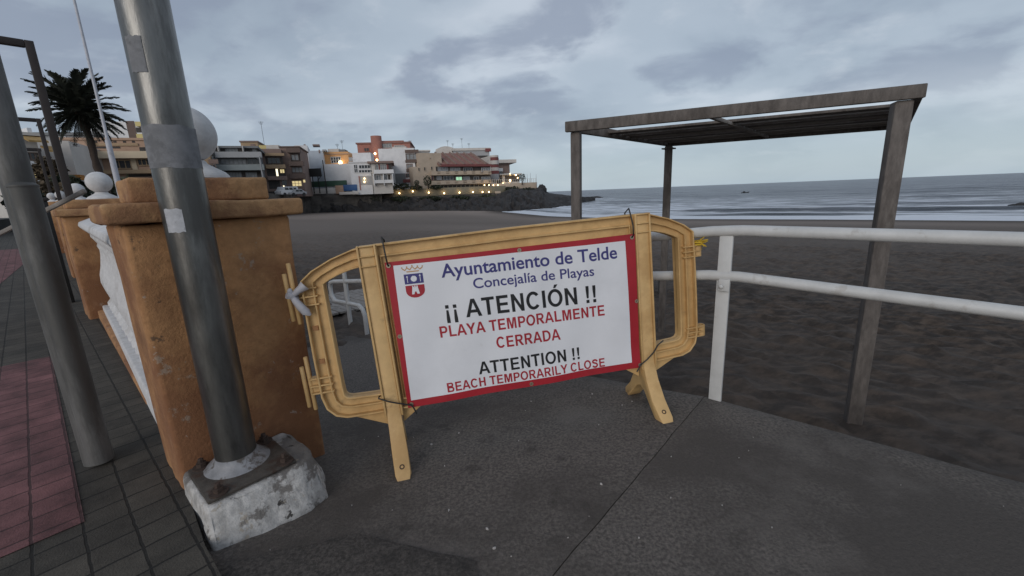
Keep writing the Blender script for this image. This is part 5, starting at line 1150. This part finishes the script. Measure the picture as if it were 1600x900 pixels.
# parked van and cars on the sea front street
def vehicle(name, label, cat, px, py, Y, m, L_, H, van=True, turn=0.0):
    p = at(px, py, Y); root = empty(name, Vector((p.x, p.y, p.z)), label, cat)
    prof = [(-.5, .18), (-.5, .55), (-.40, .62), (-.30, .98), (.45, 1), (.5, .9), (.5, .18)] if van else [(-.5, .25), (-.49, .55), (-.28, .62), (-.14, .97), (.22, 1), (.38, .64), (.5, .6), (.5, .25)]
    X = Vector((1, 0, 0)); MB().prism([(x * L_, y * H) for x, y in prof], Vector((p.x, p.y, p.z)), X, ZUP, Vector((0, 1, 0)), -.85, .85).build('body', m, root, bevel=.06)
    for a, c in (((-.27, .64), (-.06, .9)), ((-.02, .64), (.18, .9)), ((.22, .64), (.40, .9))) if van else (((-.15, .64), (.02, .9)), ((.05, .64), (.24, .9))):
        MB().obox(Vector((p.x + (a[0] + c[0]) / 2 * L_, p.y - .86, p.z + (a[1] + c[1]) / 2 * H)), X * (c[0] - a[0]) / 2 * L_, Vector((0, .012, 0)), ZUP * (c[1] - a[1]) / 2 * H).build('window', M['glass'], root)
    for x in (-.31, .31): MB().lathe(Vector((p.x + x * L_, p.y - .88, p.z + .32)), [(.32, 0), (.32, .2), (.0, .201)], 16, X, ZUP, Vector((0, 1, 0))).build('wheel', M['dark'], root, smooth=40)
    root.rotation_euler = (0, 0, R(turn))
    return root
vehicle('parked_van', 'white van parked in front of the brown flats', 'van', 449, 306.5, 82, P_['white'], 3.9, 1.75, True, 68)
vehicle('parked_car', 'pale grey car parked right of the white van', 'car', 463, 306.5, 83, P_['mgrey'], 3.6, 1.3, False, 62)

# ------------------------------------------------------------------ plants
def leaf_cloud(mb, c, rx, ry, rz, n, ls, hollow=.55):
    for _ in range(n):
        while True:
            d = Vector((random.uniform(-1, 1), random.uniform(-1, 1), random.uniform(-1, 1)))
            if 0.05 < d.length <= 1: break
        d = d.normalized() * (hollow + (1 - hollow) * random.random() ** .6) * (1 + .35 * noise.noise(d * 2.2 + c * .3)) 
        p = c + Vector((d.x * rx, d.y * ry, d.z * rz)); a = Vector((random.uniform(-1, 1), random.uniform(-1, 1), random.uniform(-.7, .7))).normalized(); b_ = a.cross(Vector((random.uniform(-1, 1), random.uniform(-1, 1), random.uniform(-1, 1)))).normalized()
        l = ls * random.uniform(.6, 1.4); mb.add([p - a * l, p + b_ * l * .45, p + a * l, p - b_ * l * .45], [(0, 1, 2, 3)])
def bush(name, label, cat, px0, px1, y0, y1, Y, m, n=420, zb=None, trunk=False, group=None, ls=None):
    a, c = at(px0, y1, Y), at(px1, y0, Y); ctr = (a + c) / 2; rx = (c.x - a.x) / 2; rz = abs(c.z - a.z) / 2; zb = zb if zb is not None else a.z
    root = empty(name, Vector((ctr.x, Y, zb)), label, cat, group)
    mb = MB(); leaf_cloud(mb, ctr, rx, rx * .8, rz, n, ls or max(.12, rx * .13)); mb.build('crown' if trunk else 'foliage', m, root, fix=False)
    z_ = ctr.z - (0 if trunk else rz * .3)
    mb = MB(); mb.tube([Vector((ctr.x, Y, zb - .1)), Vector((ctr.x + .1, Y, (zb + z_) / 2)), Vector((ctr.x, Y, z_))], [rx * .12 + .05, rx * .09 + .04, .04], 7)
    for k in range(4):
        an = k * 1.6 + .4; mb.tube([Vector((ctr.x, Y, z_ - rz * .3)), ctr + Vector((math.cos(an) * rx * .5, math.sin(an) * rx * .4, rz * .2))], [.05, .02], 5)
    mb.build('trunk' if trunk else 'stems', M['bark'], root)
    return root
for k, (x0, x1, y0, y1, Y, m_, d) in enumerate([(22, 62, 296, 336, 27, 'leaf', 'dark shrub at the left edge below the stepped house'), (58, 100, 282, 334, 30, 'bush_brown', 'dry brownish shrub left of the palm foot'), (92, 128, 272, 332, 32, 'leaf', 'dark shrub under the ochre awning'), (128, 176, 284, 330, 34, 'leaf', 'dark bushy shrub behind the second pillar ball'),
        (172, 215, 276, 328, 40, 'leaf2', 'olive shrub behind the white mast foot'), (210, 258, 279, 327, 42, 'leaf2', 'olive shrub under the salmon balconies'), (64, 92, 246, 292, 33, 'bush_brown', 'tall dry shrub climbing beside the stepped house')]):
    bush('shrub', d, 'shrub', x0, x1, y0, y1, Y, M[m_], 900, zb=.9, group='shrubs behind the promenade wall', ls=.22)
for (x0, x1, y0, y1, Y, m_, d, n_) in [(662, 674, 273, 292, 105, 'leaf', 'tall dark cypress-like tree against the beige hotel gable', 700), (647, 655, 281, 290, 104.5, 'leaf', 'small round dark tree left of the tall hotel tree', 300), (810, 821, 271, 283, 118, 'leaf', 'round dark tree at the end of the headland terrace', 450)]:
    bush('tree', d, 'tree', x0, x1, y0, y1, Y, M[m_], n_, zb=3.0 if Y < 110 else 3.4, trunk=True)
for k, (x0, x1, y0, y1, m_, w_) in enumerate([(567, 583, 291, 303, 'leaf2', 'grey olive garden bush below the glazed house'), (584, 600, 293, 306, 'leaf', 'dark garden bush left of the first lamp'), (606, 622, 285, 297, 'leaf2', 'olive garden bush below the white balconies'), (620, 640, 286, 296, 'leaf', 'dark garden bush above the second lamp'), (640, 660, 289, 297, 'leaf2', 'low olive bush above the third lamp'), (672, 690, 289, 296, 'leaf', 'dark bush under the hotel corner'), (575, 596, 303, 318, 'leaf', 'dark bush hanging over the stone sea wall end'),
        (613, 640, 306, 316, 'leaf', 'dark creeper bush under the second lamp'), (655, 690, 306, 315, 'leaf', 'dark creeper bush under the fourth lamp'), (700, 735, 305, 315, 'leaf', 'dark creeper bush under the sixth lamp'), (748, 775, 304, 313, 'leaf2', 'olive creeper bush under the ninth lamp'), (788, 812, 291, 303, 'leaf', 'dark bush on the rocks under the restaurant'), (812, 836, 293, 304, 'leaf', 'dark bush on the rocks under the flagpoles')]):
    Yb = 101.2 + max(0, (x0 - 598)) / 192 * 10.9 if y0 > 300 else 103.8 + max(0, (x0 - 598)) / 192 * 11.2
    if x0 > 780: Yb = 115.5
    bush('garden_bush', w_, 'bush', x0, x1, y0, y1, Yb, M[m_], 420, group='garden bushes along the terrace')

def frond(mb, c, az, el, L_, droop, wl, nl=40):
    h = Vector((math.cos(az), math.sin(az), 0)); pts = []; p = c.copy(); e = el
    n = 14
    for i in range(n + 1):
        pts.append(p.copy()); p = p + (h * math.cos(e) + ZUP * math.sin(e)) * (L_ / n); e -= droop / n * (.5 + 1.2 * i / n)
    mb.tube(pts, [.035 * (1 - .85 * i / n) + .006 for i in range(n + 1)], 4)
    sd_ = Vector((-h.y, h.x, 0))
    for k in range(2, nl):
        f = k / nl * n; i = min(n - 1, int(f)); q = pts[i].lerp(pts[i + 1], f - i); T = (pts[i + 1] - pts[i]).normalized(); N_ = sd_.cross(T)
        l = wl * math.sin(math.pi * min(.97, .16 + .8 * k / nl)) ** .7
        for sg in (-1, 1):
            d = (T * .8 + sd_ * sg * .75 - N_ * random.uniform(-.25, .25) + ZUP * random.uniform(-.25, .02)).normalized(); b_ = T * .034 + ZUP * .02
            mb.add([q - b_, q + b_, q + d * l * .6 + b_ * .9, q + d * l, q + d * l * .6 - b_ * .9], [(0, 1, 2, 3, 4)])
def palm(label, px, ytop, Y, zb, crown_r, nf, name='palm_tree', trunk_r=.24, lean=0):
    c = at(px, ytop, Y); root = empty(name, Vector((c.x + lean, Y, zb)), label, 'palm')
    b0 = Vector((c.x + lean, Y, zb)); pts = [b0.lerp(c, k / 10) + Vector((.06 * math.sin(k), 0, 0)) for k in range(11)]
    mb = MB(); mb.tube(pts, [trunk_r * .82 * (1.25 if k == 0 else 1.0 - .02 * k if k < 9 else 1.25) * (1 + .05 * (k % 2)) for k in range(11)], 14); t_ = mb.build('trunk', M['bark'], root, smooth=60); roughen(t_, 1, .05, 4)
    for k in range(nf):
        mb = MB(); f = (k + .5) / nf; el = R(82 - 125 * f ** .9) + random.uniform(-.12, .12); az = k * 2.39996 + random.uniform(-.2, .2)
        L_ = crown_r * random.uniform(.85, 1.1) * (1 if f < .8 else .85)
        frond(mb, c + ZUP * (.25 - .5 * f), az, el, L_, random.uniform(.55, 1.0) if f < .7 else random.uniform(.5, .9), crown_r * .2); mb.build('frond', M['frond'], root, fix=False)
palm('dark silhouetted palm with a full spiky crown behind the portal frame', 124, 174, 26, .6, 2.25, 90, lean=.6)
palm('small low garden palm in front of the white balconied house', 590, 282, 101.8, 2.9, 2.4, 20, trunk_r=.14)

# white mast behind the wall
p = at(189, 306, 20); q = at(117, 0, 20)
ms = empty('flag_mast', Vector((p.x, p.y, 0)), 'tall slim white mast rising behind the orange pillar wall', 'mast')
MB().tube([Vector((p.x, p.y, -.9)), Vector((p.x, p.y, 4.3))], [.125, .105], 18).build('lower_tube', M['iron'], ms, smooth=60)
MB().tube([Vector((p.x, p.y, 4.28)), Vector((p.x, p.y, 4.5)), Vector((p.x, p.y, 12))], [.085, .06, .045], 14).build('upper_tube', M['iron'], ms, smooth=60)

# little boat on the sea
P = gz(1164, 302, -2.5); bo = empty('boat', P, 'tiny dark boat lying far out on the open sea', 'boat')
mb = MB(); mb.add([P + Vector(v) * .62 for v in ((-2.6, 0, .55), (2.9, 0, .95), (0, -.8, .6), (0, .8, .6), (-2.3, 0, -.2), (2.2, 0, -.2), (0, -.5, -.2), (0, .5, -.2))], [(0, 2, 1, 3), (0, 4, 6, 2), (2, 6, 5, 1), (1, 5, 7, 3), (3, 7, 4, 0), (4, 7, 5, 6)]); mb.build('hull', M['dark'], bo)
MB().obox(P + Vector((-.4, 0, .58)), Vector((.4, 0, 0)), Vector((0, .25, 0)), ZUP * .2).build('cabin', M['dark'], bo, bevel=.05)
